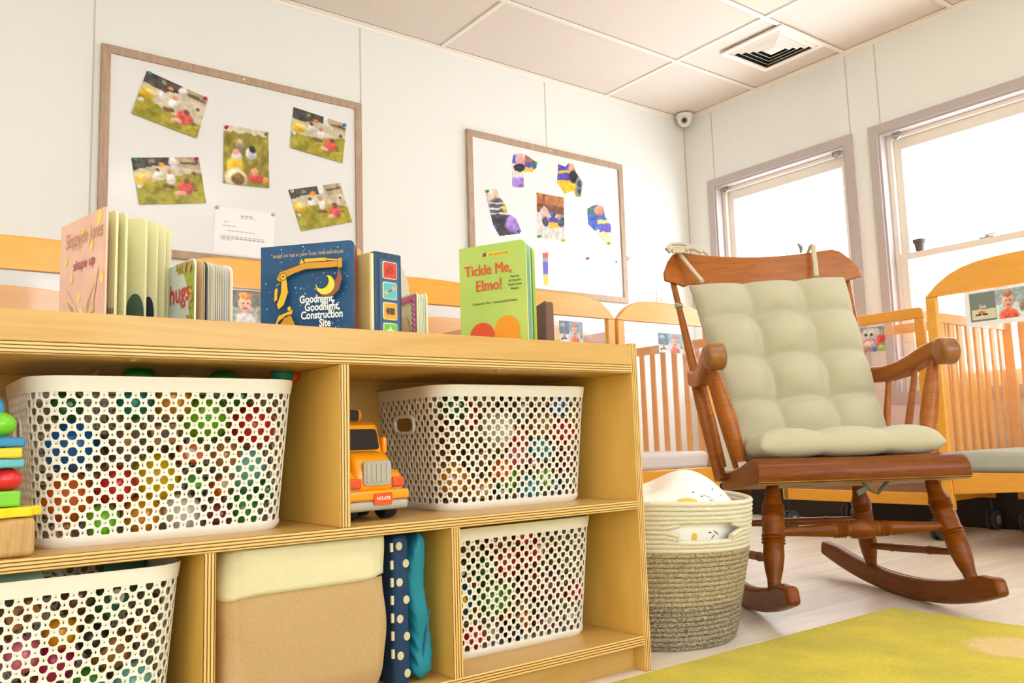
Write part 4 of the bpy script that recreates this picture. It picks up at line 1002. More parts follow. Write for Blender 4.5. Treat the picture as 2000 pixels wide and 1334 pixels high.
# ---- toys inside the baskets
CN = {'green': (60, 150, 40), 'lime': (120, 200, 30), 'red': (206, 30, 34), 'orange': (240, 110, 24), 'yellow': (244, 204, 10), 'blue': (20, 110, 190), 'sky': (50, 170, 200), 'mint': (130, 204, 186),
      'teal': (10, 120, 110), 'amber': (214, 140, 20), 'white': (226, 222, 206), 'purple': (120, 50, 90), 'pink': (220, 110, 140), 'magenta': (190, 30, 90), 'brown': (96, 60, 36), 'dark green': (20, 90, 40), 'grey': (110, 112, 104), 'violet': (100, 60, 140), 'tan': (176, 120, 60), 'black': (34, 32, 34), 'maroon': (120, 26, 34)}
# per basket: (x, z, radius, colour, kind, y) in basket space (x from centre, z from its floor)
TOYS = {
 'upper left': (b1, [(-.135, .065, .034, 'orange', 'b'), (-.150, .150, .034, 'blue', 'b'), (-.155, .205, .020, 'dark green', 'b'), (-.080, .150, .030, 'brown', 'k'), (-.085, .085, .026, 'red', 'b'), (-.045, .030, .026, 'amber', 'b'), (-.090, .030, .022, 'lime', 'b'),
   (-.028, .085, .034, 'yellow', 'b'), (-.015, .150, .026, 'tan', 'k'), (.002, .195, .026, 'amber', 'b'), (-.060, .203, .024, 'teal', 'b'), (.040, .135, .022, 'orange', 'k'), (.030, .035, .026, 'white', 'b'), (.075, .180, .034, 'lime', 'b'), (.075, .115, .022, 'tan', 'b'),
   (.085, .065, .020, 'orange', 'k'), (.125, .105, .038, 'mint', 'b'), (.150, .180, .032, 'red', 'b'), (.085, .025, .020, 'maroon', 'b'), (.130, .035, .024, 'green', 'b'), (.165, .055, .016, 'dark green', 'b'), (-.150, .020, .014, 'tan', 'k'), (.110, .210, .018, 'dark green', 'b'), (.040, .085, .018, 'green', 'k')]),
 'upper right': (b2, [(-.150, .060, .030, 'amber', 'b'), (-.155, .130, .030, 'brown', 'b'), (-.140, .190, .026, 'dark green', 'b'), (-.095, .165, .032, 'red', 'b'), (-.040, .155, .034, 'white', 'b'), (-.085, .095, .030, 'brown', 'k'), (-.095, .035, .026, 'amber', 'k'), (-.045, .060, .022, 'orange', 'b'), (-.030, .022, .018, 'black', 'k'),
   (.005, .095, .020, 'pink', 'b'), (.010, .048, .034, 'lime', 'b'), (.025, .140, .026, 'red', 'b'), (.030, .200, .026, 'grey', 'k'), (.060, .095, .020, 'maroon', 'k'), (.062, .030, .022, 'sky', 'b'), (.080, .150, .026, 'tan', 'b'), (.100, .065, .026, 'lime', 'k'), (.115, .110, .026, 'sky', 'b'), (.150, .140, .028, 'red', 'b'), (.115, .185, .026, 'blue', 'b'),
   (.150, .085, .022, 'maroon', 'b'), (.130, .028, .024, 'blue', 'k'), (.165, .045, .016, 'grey', 'b'), (-.010, .205, .018, 'black', 'b'), (.070, .205, .018, 'tan', 'k')]),
 'lower right': (b3, [(-.160, .045, .026, 'yellow', 'b'), (-.150, .095, .024, 'yellow', 'k'), (-.110, .035, .022, 'red', 'b'), (-.110, .100, .030, 'blue', 'b'), (-.140, .165, .028, 'black', 'k'), (-.085, .165, .026, 'dark green', 'b'), (-.050, .105, .032, 'green', 'b'), (-.065, .035, .024, 'grey', 'k'), (-.020, .040, .020, 'black', 'b'),
   (-.045, .200, .024, 'maroon', 'b'), (-.010, .165, .032, 'red', 'b'), (.050, .170, .030, 'red', 'k'), (.005, .085, .020, 'brown', 'k'), (.035, .045, .030, 'orange', 'b'), (.045, .110, .026, 'maroon', 'b'), (.100, .100, .034, 'purple', 'b'), (.100, .165, .028, 'brown', 'k'), (.150, .160, .026, 'grey', 'b'), (.150, .090, .018, 'magenta', 'b'), (.090, .030, .026, 'purple', 'k'), (.145, .035, .026, 'grey', 'k'), (.020, .212, .018, 'red', 'b')]),
 'lower left': (b4, [(-.060, .200, .020, 'grey', 'b'), (-.010, .195, .024, 'tan', 'k'), (.050, .160, .020, 'amber', 'b'), (.030, .120, .026, 'magenta', 'b'), (-.010, .145, .022, 'pink', 'b'), (-.040, .160, .022, 'sky', 'b'), (-.005, .095, .018, 'tan', 'k'), (-.035, .100, .022, 'teal', 'k'), (.020, .060, .034, 'yellow', 'b'), (.085, .085, .026, 'green', 'b'), (.110, .190, .032, 'dark green', 'k'),
   (.065, .205, .020, 'brown', 'b'), (.120, .120, .026, 'tan', 'b'), (.145, .070, .026, 'mint', 'b'), (.155, .150, .022, 'brown', 'k'), (.095, .035, .022, 'sky', 'b'), (.060, .025, .016, 'white', 'b'), (-.040, .040, .026, 'orange', 'b'), (.145, .025, .018, 'brown', 'k'), (.085, .150, .018, 'black', 'b')])}
def zone(x, z):
    return '%s, %s' % (('far left' if x < -.12 else 'left of centre' if x < -.04 else 'middle' if x < .04 else 'right of centre' if x < .12 else 'far right'), ('along the base' if z < .05 else 'below mid height' if z < .10 else 'at mid height' if z < .15 else 'above mid height' if z < .19 else 'under the rim'))
for bn, (bk, L_) in TOYS.items():
    base = Vector(bk.location)
    # push overlapping pieces apart a little (they keep to the front of the basket)
    L_ = [(x, z, r*1.18, c, k) for x, z, r, c, k in L_]
    P_ = [[x, -.147+.016*(1-z/.25)+r+.005, z, r] for x, z, r, c, k in L_]
    rnd = random.Random(3)
    for it in range(60):
        for i in range(len(P_)):
            for j in range(i+1, len(P_)):
                a, b = P_[i], P_[j]; dx, dy, dz = b[0]-a[0], b[1]-a[1], b[2]-a[2]; d = math.sqrt(dx*dx+dy*dy+dz*dz) or 1e-4; m_ = (a[3]+b[3])*1.01-d
                if m_ > 0:
                    q = m_/d/2; dy2 = dy if abs(dy) > .003 else .01*(1 if a[3] > b[3] else -1)
                    a[0] -= dx*q*.6; b[0] += dx*q*.6; a[1] -= dy2*q*1.0; b[1] += dy2*q*1.0; a[2] -= dz*q*.6; b[2] += dz*q*.6
        for p in P_:
            r = p[3]; lim = .147-.016*(1-p[2]/.25)-.005-r
            p[0] = max(-.165+r*.6, min(.165-r*.6, p[0])); p[1] = max(-lim, min(.10, p[1])); p[2] = max(.006+r, min(.232-r*.5, p[2]))
            dx_ = (abs(p[0])+r-.175); 
            if dx_ > 0: p[0] -= math.copysign(dx_, p[0])
    for (x, z, r, c, k), p in zip(L_, P_):
        mt = col(CN[c], .3)
        if k == 'b':
            o = MB().ball((0, 0, 0), r, 22, 14).build('toy_ball', mt); cat = 'ball'
            if r > .027: MB().lathe((0, 0, -.0018), (0, 0, .0018), [(0, r*1.004), (1, r*1.004)], 28).build('seam_band', mt, o)
            lab = '%s ball inside the %s basket, %s' % (c, bn, zone(x, z))
        else:
            a = r*.66; T = Matrix.Rotation(rnd.uniform(-.6, .6), 4, 'Y') @ Matrix.Rotation(rnd.uniform(-.5, .5), 4, 'Z')
            o = MB().box(-a*1.15, a*1.15, -a*.8, a*.8, -a*.85, a*.85, T=T).build('toy_block', mt, bevel=.003); cat = 'block'
            MB().lathe(T @ Vector((0, -a*.79, 0)), T @ Vector((0, -a*.86, 0)), [(0, a*.45), (1, a*.45)], 16).build('round_inlay', col(CN[{'brown': 'tan', 'tan': 'brown', 'green': 'lime'}.get(c, 'white')], .3), o)
            lab = '%s block inside the %s basket, %s' % (c, bn, zone(x, z))
        o.location = base+Vector((p[0], p[1], p[2])); tag(o, lab, cat, 'toys in the %s basket' % bn)
# toys showing above the rims
def at_rim(px, py, y): return ony(px, py, y)
t = thing('wooden_ring', 'tan wooden ring over the rim of the upper left basket, beside a green disc', 'ring', ony(222, 730, -2.21))
MB().tube([(.030*math.cos(a), .008*math.sin(a), -.008+.024*math.sin(a)) for a in [2*PI*i/28 for i in range(29)]], .006, 10, cap=False).build('hoop', M['beech'], t)
for nm, (px, py), w_, cl, k in (('green disc showing over the rim of the upper left basket, next to the wooden ring', (272, 732), .028, (40, 140, 40), 0), ('green disc showing over the rim of the upper left basket, near the middle', (437, 738), .027, (60, 150, 50), 1)):
    o = MB().ball((0, 0, 0), w_, 24, 14, sc=(1, .8, .55)).build('toy_disc', col(cl)); o.location = ony(px, py, -2.22)+Vector((0, 0, -.002)); tag(o, nm, 'disc', 'green discs over the rim')
    MB().lathe((0, 0, .010), (0, 0, .018), [(0, .006), (1, .004)], 12).build('knob', col(cl), o)
o = MB().ball((0, 0, 0), .018, 20, 12, sc=(1.2, .9, .9)).build('toy_bead', col((20, 150, 150))); o.location = ony(551, 731, -2.24); tag(o, 'teal bead showing over the right end of the upper left basket', 'bead')
o = MB().ball((0, 0, 0), .014, 20, 12).build('toy_bead', col((226, 90, 50))); o.location = ony(573, 733, -2.225); tag(o, 'orange bead showing over the right end of the upper left basket', 'bead')
for px in (355, 362): pass
o = MB().ball((0, 0, 0), .018, 18, 10, sc=(1.3, .9, .5)).build('toy_piece', M['beech']); o.location = ony(356, 737, -2.22)+Vector((0, 0, -.002)); tag(o, 'small piece of raw wood showing over the rim between the two green discs', 'toy')
t = thing('toy_cup', 'pale mint toy cup lying over the rim of the lower left basket', 'cup', ony(20, 1137, -2.30)+Vector((0, 0, -.008)))
MB().lathe((-.045, 0, 0), (.038, 0, .006), [(0, .018), (.3, .024), (.9, .030), (1, .031), (1, .027), (.85, .024)], 28).build('cup_body', col((150, 186, 160)), t)
t = thing('toy_ring', 'white plastic ring over the rim of the lower left basket, next to the mint cup', 'ring', ony(82, 1125, -2.29)+Vector((0, 0, -.002)))
MB().tube([(.024*math.cos(a), .012*math.sin(a), .013*math.sin(a)) for a in [2*PI*i/28 for i in range(29)]], .0045, 10, cap=False).build('hoop', M['plastic'], t)
t = thing('toy_block', 'dark green block standing at the back of the lower left basket', 'block', ony(240, 1100, -2.16)+Vector((0, 0, -.03)))
MB().box(-.035, .035, -.015, .015, -.02, .04).build('block_body', col((16, 96, 50)), t, bevel=.004)
MB().lathe((0, -.014, .01), (0, -.0165, .01), [(0, .010), (1, .010)], 16).build('inlay', col((10, 70, 40)), t)

# ================================================================== TRUCK
t = thing('toy_truck', 'orange-yellow plastic toy truck facing out of the upper right bay', 'truck', (-3.612, -2.335, .3555), .12)
wv = lambda n: None
mb = MB().box(-.060, .060, .0, .145, .030, .062); mb.build('chassis', M['greyp'], t, bevel=.006)
MB().box(-.066, .066, -.012, .012, .018, .036).build('bumper', M['greyp'], t, bevel=.007, bseg=3)
MB().box(-.067, .067, -.013, .010, .036, .054).build('bumper_top', M['orange'], t, bevel=.005, bseg=3)
# hood with a rounded nose
frs = (Vector((0, 0, 0)), Vector((0, 1, 0)), ZN, XN)
hood = [(-.004, .05), (-.002, .085), (.006, .108), (.020, .120), (.060, .126), (.060, .05)]
mb = MB()
for k, (xw, sh) in enumerate(((-.046, .0), (.046, .0))): pass
mb.prism(hood, frs, -.042, .042).build('hood', M['orange'], t, bevel=.012, bseg=4)
for s in (-1, 1):
    MB().prism([(0, .050), (-.002, .074), (.012, .088), (.05, .092), (.075, .08), (.075, .05)], frs, .038*s if s > 0 else -.062, .062*s if s > 0 else -.038).build('mudguard', M['orange'], t, bevel=.008, bseg=3)
    MB().box(.046*s-.012, .046*s+.012, -.0085, .0, .058, .076).build('head_lamp', M['redp'], t, bevel=.003)
MB().prism([(.045, .10), (.052, .128), (.066, .172), (.080, .180), (.140, .180), (.140, .05), (.05, .05)], frs, -.054, .054).build('cab', M['orange'], t, bevel=.010, bseg=4)
wn = (Vector((0, .0505, .124)), XN, Vector((0, .30, 1)).normalized(), None); wn = (wn[0], wn[1], wn[2], wn[1].cross(wn[2]))
MB().prism(rrect(-.044, .044, .002, .042, .006), wn, -.001, .0022).build('windscreen', M['blackg'], t)
MB().box(-.052, .052, .112, .142, .180, .205).build('load_front', M['orange'], t, bevel=.010, bseg=4)
MB().prism(rrect(-.040, .040, .182, .203, .006), (Vector((0, .112, 0)), XN, ZN, Vector((0, -1, 0))), 0, .0015).build('rear_window', M['blackg'], t)
for s in (-1, 1): MB().box(.060*s-.005, .060*s+.005, .052, .066, .118, .150).build('mirror', M['orange'], t, bevel=.004, bseg=3)
fg = (Vector((0, -.004, .0)), XN, ZN, Vector((0, -1, 0)))
gr_ = MB().prism(rrect(-.029, .031, .062, .106, .008), fg, -.006, .0035).build('grille', M['greyp'], t, bevel=.0015)
g2 = MB()
for k in range(5): g2.prism(rrect(-.024+.0105*k, -.016+.0105*k, .067, .101, .003), fg, .003, .0052)
g2.build('grille_ribs', M['greyp'], gr_, bevel=.0008)
pl_ = MB().prism(rrect(-.013, .026, .028, .049, .003), (Vector((0, -.013, 0)), XN, ZN, Vector((0, -1, 0))), -.002, .0022).build('number_plate', M['redp'], t)
MB().text('NO.678', (Vector((0, -.0152, 0)), XN, ZN, Vector((0, -1, 0))), .0065, .0365, .0088, .0004, bold=.012).build('plate_lettering', M['white'], pl_, smooth=False, recalc=False)
for s in (-1, 1):
    for y in (.030, .115):
        MB().lathe((.030*s, y, .022), (.056*s, y, .022), [(0, .012), (0, .020), (.1, .022), (.9, .022), (1, .020), (1, .012)], 24).build('wheel', M['black'], t)

# ================================================================== STACKING TOY
t = thing('stacking_toy', 'stacking toy with coloured pieces on a beech block at the left edge', 'toy', (-4.200, -2.369, .3555), 0)
def piece(nm, x0, x1, z0, z1, c, b=.003, y=.022, rot=0):
    MB().box(x0, x1, -y, y, z0, z1, T=Matrix.Rotation(rot, 4, 'Z')).build(nm, c if not isinstance(c, tuple) else col(c), t, bevel=b, bseg=3)
MB().box(-.042, .040, -.030, .030, 0, .052).build('wooden_base', M['beech'], t, bevel=.008, bseg=4)
fl_ = MB().prism([(.050*(1+.09*math.cos(8*a))*math.cos(a)-.004, .036*(1+.10*math.cos(8*a))*math.sin(a)) for a in [2*PI*i/64 for i in range(64)]], fz0, .053, .066); fl_.build('flower_plate', col((246, 216, 10)), t, bevel=.002)
piece('cube', -.018, .022, .067, .088, (120, 200, 40)); MB().ball((.006, 0, .103), .0175, 24, 16, sc=(1.15, 1, .92)).build('bead', col((214, 34, 40)), t)
piece('slab', -.022, .022, .119, .131, (90, 184, 200), rot=.2); piece('slab', -.028, .024, .132, .146, (246, 200, 20), rot=-.1); piece('slab', -.024, .024, .147, .160, (20, 130, 180), rot=.1)
MB().lathe((0, 0, .05), (0, 0, .185), [(0, .005), (1, .005)], 12).build('peg', col((20, 120, 180)), t)
MB().ball((-.006, 0, .178), .0185, 24, 16, sc=(1.25, 1, .95)).build('bead', col((116, 200, 30)), t)
MB().tube([(-.045, .0, .05), (-.045, .0, .15), (-.03, 0, .205), (-.012, 0, .222), (-.004, 0, .205), (-.004, 0, .18)], .006, 10).build('wire_arch', col((20, 120, 170)), t)
# ================================================================== FABRIC BIN and cloth books
t = thing('fabric_bin', 'soft storage bin, sand canvas below a cream band, in the lower middle bay', 'bin', (-3.760, -2.240, .0735))
def binf(u, v, z0=0, z1=.262):
    a = 2*PI*u; z = z0+(z1-z0)*v; k = z/.26
    w_, d_ = .143-.012*(1-min(1, z/.05))**2-.004*k, .150-.018*(1-min(1, z/.05))**2
    c_, s_ = math.cos(a), math.sin(a); e = .17
    x = w_*math.copysign(abs(c_)**e, c_); y = d_*math.copysign(abs(s_)**e, s_)
    bul = .005*math.sin(PI*min(1, k))+.003*math.sin(60*x+3)*math.sin(11*k)+.0035*math.sin(5*a+4*k)*(1 if abs(x) < .12 else .3)
    n_ = math.hypot(x, y) or 1; return (x+x/n_*bul, y+y/n_*bul, z)
mb = MB(); mb.grid(lambda u, v: binf(u, v, 0, .192+.0), 96, 24, closeu=True); n0 = len(mb.v); mb.f.append(tuple(range(96))[::-1]); mb.m.append(0); mb.build('canvas_body', M['canvas'], t, ang=180)
mb = MB(); mb.grid(lambda u, v: [q*(1.004 if i < 2 else 1) for i, q in enumerate(binf(u, v, .190-.006*math.sin(2*PI*u*2), .2605))], 96, 10, closeu=True); mb.build('cream_band', M['canvasw'], t, ang=180, solid=.003)
mb = MB(); 
for j in range(40):
    s = -.125+.25*j/40; p = [q for q in binf(.75+math.asin(0)*0, .5)]
t = thing('cloth_book', 'navy fabric book with cream dots, standing beside the sand canvas bin', 'book', (-3.590, -2.30, .0735), .0)
MB().box(-.015, .017, -.085, .085, .001, .258).build('padded_body', col((12, 52, 92), .85), t, bevel=.010, bseg=4)
s = MB(); ffy = (Vector((0, -.0852, 0)), XN, ZN, Vector((0, -1, 0)))
for k in range(8): s.prism(ell(-.004 if k % 2 else .009, .022+.031*k, .0062, .0072, 16), ffy, -.001, .0006)
s.build('dots', col((206, 196, 160), .9), t)
s = MB()
for k in range(7): s.box(-.019, -.0145, -.0835, -.079, .05+.030*k, .065+.030*k)
s.build('checked_edge', col((214, 206, 176), .9), t); 
t = thing('cloth_book', 'plain teal soft fabric book between the navy dotted book and the shelf divider', 'book', (-3.546, -2.295, .0735), .0)
mb = MB()
def teal(u, v):
    z = .003+.255*v; a = 2*PI*u; bul = .006*math.sin(PI*v*1.3)+.005*math.sin(v*9+1)*.6
    x = (.016+bul)*math.copysign(abs(math.cos(a))**.5, math.cos(a))+.006*math.sin(v*7); y = (.082+.002*math.sin(v*17))*math.copysign(abs(math.sin(a))**.3, math.sin(a))
    k = min(1, v/.05, (1-v)/.05)**.5
    x += .0022*math.sin(60*v+8*math.cos(a))*(.4 if v > .3 else 1)
    return (x*k+0, y*(.9+.1*k), z)
mb.grid(teal, 40, 60, closeu=True); mb.f.append(tuple(range(40))); mb.m.append(0); mb.f.append(tuple(60*40+i for i in range(40))); mb.m.append(0)
mb.build('padded_body', col((10, 128, 150), .8), t, ang=180)
MB().tube([(-.002, -.080, .02), (.004, -.083, .06), (.010, -.083, .09), (.019, -.078, .12)], .0016, 6).build('piping', col((10, 90, 120), .8), t)
# ================================================================== BOOKS in the tray (board tops stand at z = .646)
ZT_ = .6465
def leaf_dir(S, Lf, px, py):
    """plan direction from the spine S to the fore-edge that lies on the sight line (px, py), at distance Lf"""
    d = ray(px, py); d = Vector((d.x, d.y, 0)); o = Vector((O.x, O.y, 0)); s = Vector((S[0], S[1], 0)); w_ = o-s
    a = d.dot(d); b = 2*d.dot(w_); c = w_.dot(w_)-Lf*Lf; D = b*b-4*a*c
    t_ = (-b-math.sqrt(max(D, 0)))/(2*a); return (o+d*t_-s).normalized()
def leaf(name, dr, Lf, h, th, mt, par, s0=.004, cr=.012, tone=None):
    fr = (Vector((0, 0, 0)), dr, ZN, dr.cross(ZN))
    P = [(s0, 0), (Lf-cr, 0)]+[(Lf-cr+cr*math.sin(a), cr-cr*math.cos(a)) for a in [PI/2*i/5 for i in range(1, 6)]]+[(Lf-cr+cr*math.cos(a), h-cr+cr*math.sin(a)) for a in [PI/2*i/5 for i in range(0, 6)]]+[(s0, h)]
    MB().prism(P, fr, -th, 0).build(name, mt, par, bevel=.0004, bseg=1); return fr
def board_book(label, spx, sy, Lf, h, edges, cover, pages, cat='book', page_th=.0022, back=None, cr=.012, py=560):
    p = ony(spx, py, sy); S = Vector((p.x, p.y, 0)); t = thing('board_book', label, cat, (S.x, S.y, ZT_), 0, 'children\'s books in the tray on top of the shelf')
    fr = leaf('front_cover', leaf_dir(S, Lf, edges[0], py), Lf, h, .0028, cover, t, cr=cr, s0=-.004)
    for k, e in enumerate(edges[1:-1]):
        mt = pages[k % len(pages)]
        leaf('page', leaf_dir(S, Lf-.003, e, py), Lf-.003, h-.002, page_th, mt, t, cr=cr)
    leaf('back_cover', leaf_dir(S, Lf, edges[-1], py), Lf, h, .0028, back or cover, t, cr=cr)
    dr = leaf_dir(S, Lf, (edges[0]+edges[-1])/2, py)
    MB().prism([(-.0035, 0), (.004, 0), (.004, h), (-.0035, h)], fr, -.014, -.0004).build('spine', cover, t, bevel=.003)
    return t, fr
def decal(par, fr, polys, name='cover_art', off=.0004):
    """polys: list of (points, colour) painted one over the other on the cover"""
    mb = MB(); mats = []; 
    for k, (P, c) in enumerate(polys):
        P = [(x, max(y, .0005)) for x, y in P]
        mt = c if not isinstance(c, tuple) else col(c, .4)
        if mt not in mats: mats.append(mt)
        o, ex, ey, en = fr; mb.add([o+ex*x+ey*y+en*(off+.00007*k) for x, y in P], [tuple(range(len(P)))], mats.index(mt))
    return mb.build(name, mats, par, smooth=False, recalc=False)
def band_poly(path, w0):
    """thick polyline as one polygon"""
    L_, R_ = [], []
    for i, p in enumerate(path):
        a = path[max(0, i-1)]; b = path[min(len(path)-1, i+1)]; dx, dy = b[0]-a[0], b[1]-a[1]; l = math.hypot(dx, dy); w_ = (w0[i] if hasattr(w0, '__len__') else w0)/2
        L_.append((p[0]-dy/l*w_, p[1]+dx/l*w_)); R_.append((p[0]+dy/l*w_, p[1]-dx/l*w_))
    return (L_+R_[::-1])[::-1]
# --- pink book
pinkm = mat('pink_cover', (238, 188, 170), .4, noise=(24, .8, (244, 206, 180)))
pg1 = mat('cream_page', (226, 220, 168), .45)
t, fr = board_book('tall pink board book with yellow spots at the left end, pages fanned open', 118, -2.21, .170, .212, [205, 224, 243, 283, 305, 321, 333], pinkm, [pg1], cr=.010, page_th=.004, back=pg1)
spots = [((.075, .085), .008), ((.145, .200), .012), ((.158, .105), .009), ((.045, .120), .008), ((.022, .150), .007), ((.120, .160), .008), ((.085, .188), .008), ((.03, .085), .006), ((.13, .062), .006)]
decal(t, fr, [(ell(x, y, r*.8, r, 16), (248, 222, 110)) for (x, y), r in spots]+[([(.055, .0), (.020, .108), (.062, .075), (.085, .05), (.11, .074), (.150, .128), (.126, .05), (.118, 0)], (238, 196, 150))
      , ([(.030, .085), (.058, .070), (.066, .045)], (190, 148, 108)), ([(.136, .100), (.108, .072), (.104, .045)], (190, 148, 108)), ([(.060, 0), (.064, .05), (.085, .07), (.106, .05), (.112, 0)], (246, 232, 196))])
MB().text('Skippyjon Jones', fr, .090, .170, .034, .0012, shear=.1, sx=.66).build('title_lettering', col((206, 140, 96), .4), t, smooth=False, recalc=False)
MB().text('shape up', fr, .093, .130, .023, .0012, bold=.012, sx=1.0).build('subtitle_lettering', col((176, 52, 60), .4), t, smooth=False, recalc=False)
# dark print on two open pages
p_ = ony(118, 560, -2.21)
for e, cx_, cz_, rx_, rz_2, cc in ((283-2, .150, .055, .018, .034, (70, 96, 80)), (305-1, .155, .060, .010, .028, (40, 46, 60))):
    d_ = leaf_dir(p_, .167, e, 560); f2 = (Vector((0, 0, 0)), d_, ZN, d_.cross(ZN))
    decal(t, f2, [(ell(cx_, cz_, rx_, rz_2, 20), cc)], 'page_print', .0004)
d_ = leaf_dir(p_, .167, 224, 560); MB().text('ikas', (Vector((0, 0, 0)), d_, ZN, d_.cross(ZN)), .155, .052, .016, .0006).build('page_lettering', M['ink'], t, smooth=False, recalc=False)
# --- flowered small book
flm = mat('pale_cover', (222, 232, 224), .4)
grey1, grey2 = mat('grey_page', (206, 206, 196), .5), mat('beige_page', (222, 202, 170), .5)
t, fr = board_book('small board book with a green leafy border and the word hugs', 319, -2.27, .125, .143, [380, 395, 399, 404, 407, 410, 413, 416, 419, 423, 427, 431, 436, 441, 445, 449, 453], flm, [mat('tan_page', (222, 176, 118), .5), grey1, mat('dark_page', (84, 80, 72), .5), grey1, grey2, grey1, M['card'], grey1, grey2, grey1, grey1, grey2, mat('blue_page', (200, 212, 212), .5), grey1], page_th=.0011, cr=.012)
rnd = random.Random(5); deco = []
brd = [(.124, 0), (.124, .128), (.118, .140), (.05, .143), (.055, .132), (.085, .122), (.098, .098), (.106, .06), (.108, .02), (.106, 0)]
deco.append((brd, (176, 186, 74)))
for i in range(46):
    k = rnd.random(); 
    if k < .6: x, y = .102+rnd.random()*.019, rnd.random()*.125
    else: x, y = .06+rnd.random()*.055, .126+rnd.random()*.013
    deco.append((ell(x, y, .0042, .0020, 8, rot=rnd.random()*3), rnd.choice([(120, 150, 50), (226, 160, 130), (230, 190, 110), (140, 164, 60), (196, 120, 90)])))
for x, y in ((.112, .128), (.118, .08), (.114, .03), (.094, .135)): deco.append((ell(x, y, .006, .006, 12), (214, 160, 120)))
deco.append((ell(.052, .022, .016, .032, 16, rot=-.2), (216, 190, 150))); deco.append((ell(.054, .040, .006, .010, 12, rot=-.3), (190, 150, 110)))
decal(t, fr, deco)
MB().text('hugs', fr, .070, .080, .045, .005-.0038, bold=.015).build('title_lettering', col((222, 74, 62), .4), t, smooth=False, recalc=False)
# --- starry construction book
navy = mat('starry_cover', (38, 90, 134), .4, noise=(16, .7, (24, 70, 112)))
t, fr = board_book('dark blue starry board book with a yellow digger arm and a crescent moon', 513, -2.238, .178, .209, [692, 698, 705, 711, 717, 722, 727, 731], navy, [mat('rust_page', (170, 84, 40), .5), mat('cream2', (236, 208, 140), .5), mat('night_page', (40, 60, 84), .5), mat('black_page', (40, 36, 40), .5), M['card'], mat('tan2', (206, 170, 110), .5)], page_th=.003, back=mat('tan3', (214, 178, 118), .5), cr=.009)
Y1, Y2, BO = (240, 190, 50), (212, 150, 40), (150, 84, 60)
LN = (40, 36, 40)
art = []
rnd = random.Random(11)
for i in range(150): x, y, r = .008+rnd.random()*.162, .03+rnd.random()*.172, rnd.choice([.0004, .0006, .0006, .0009, .0012]); art.append((ell(x, y, r, r, 6), (236, 240, 240)))
def outl_(P, c, e=.0011):     # polygon with a dark outline
    cx = sum(p[0] for p in P)/len(P); cy = sum(p[1] for p in P)/len(P); Q_ = []
    n = len(P); A = sum(P[i][0]*P[(i+1) % n][1]-P[(i+1) % n][0]*P[i][1] for i in range(n)); sg = 1 if A > 0 else -1
    for i in range(n):
        a, b, c2 = P[i-1], P[i], P[(i+1) % n]
        n1 = Vector((b[1]-a[1], -(b[0]-a[0]))); n2 = Vector((c2[1]-b[1], -(c2[0]-b[0])))
        if n1.length > 0: n1.normalize()
        if n2.length > 0: n2.normalize()
        m_ = n1+n2; m_ = m_.normalized() if m_.length > .2 else n1
        Q_.append((b[0]+m_.x*e*sg, b[1]+m_.y*e*sg))
    if sg < 0: Q_ = Q_[::-1]; P = P[::-1]
    art.append((Q_, LN)); art.append((P, c))
outl_([(.033, .145), (.040, .158), (.070, .166), (.090, .172), (.150, .170), (.160, .166), (.158, .158), (.150, .160), (.090, .160), (.070, .155), (.048, .146), (.040, .140)], Y2)   # boom
outl_([(.078, .170), (.082, .180), (.087, .171)], Y1)
outl_([(.088, .173), (.088, .179), (.130, .178), (.130, .172)], Y1); outl_([(.130, .1735), (.130, .1765), (.155, .173), (.155, .170)], Y1)
outl_([(.152, .175), (.160, .176), (.160, .158), (.152, .158)], Y2)
outl_([(.044, .148), (.052, .150), (.056, .120), (.048, .098), (.038, .090), (.034, .098), (.042, .118)], Y1)      # stick down to the cab
outl_([(.030, .126), (.036, .130), (.035, .108), (.029, .104)], Y1)
outl_(ell(.047, .149, .006, .006, 14), Y1); art.append((ell(.047, .149, .002, .002, 8), LN))
outl_([(.154, .158), (.150, .140), (.132, .118), (.117, .112), (.126, .108), (.142, .108), (.154, .118), (.160, .140)], BO)   # bucket
moon = [(.128+.018*math.cos(a), .129+.018*math.sin(a)) for a in [math.radians(q) for q in range(-190, 71, 18)]]+[(.1215+.0135*math.cos(a), .1355+.0135*math.sin(a)) for a in [math.radians(q) for q in range(50, -161, -18)]]
outl_(moon, (246, 222, 60), .0007)
# cabin and lamp of the digger (plain)
outl_([(.030, .050), (.038, .068), (.052, .078), (.064, .080), (.066, .088), (.038, .078), (.026, .050)], Y1)
outl_([(.036, .056), (.050, .074), (.062, .078), (.070, .060), (.088, .048), (.080, .028), (.066, .0), (.048, .0), (.044, .030)], Y2)
outl_([(.056, .056), (.070, .058), (.066, .044), (.054, .042)], (60, 100, 130))
outl_(ell(.059, .090, .0035, .004, 12), Y1)
for x0, x1, y1 in ((.002, .010, .046), (.010, .020, .052), (.013, .015, .066), (.020, .030, .044)): art.append((rect(x0, x1, .0, y1), (22, 50, 80)))
decal(t, fr, art)
for s_, x, y, z in (('Goodnight,', .112, .0985, .0195), ('Goodnight,', .122, .0840, .0195), ('Construction', .121, .0695, .0195), ('Site', .127, .0545, .0195)):
    MB().text(s_, fr, x, y, z, .0118, bold=.028, sx=.76).build('title_lettering', M['white'], t, smooth=False, recalc=False)
MB().text('BASED ON THE #1 NEW YORK TIMES BESTSELLER', fr, .090, .187, .0072, .0008, sx=.86).build('banner_lettering', col((240, 196, 110), .4), t, smooth=False, recalc=False)
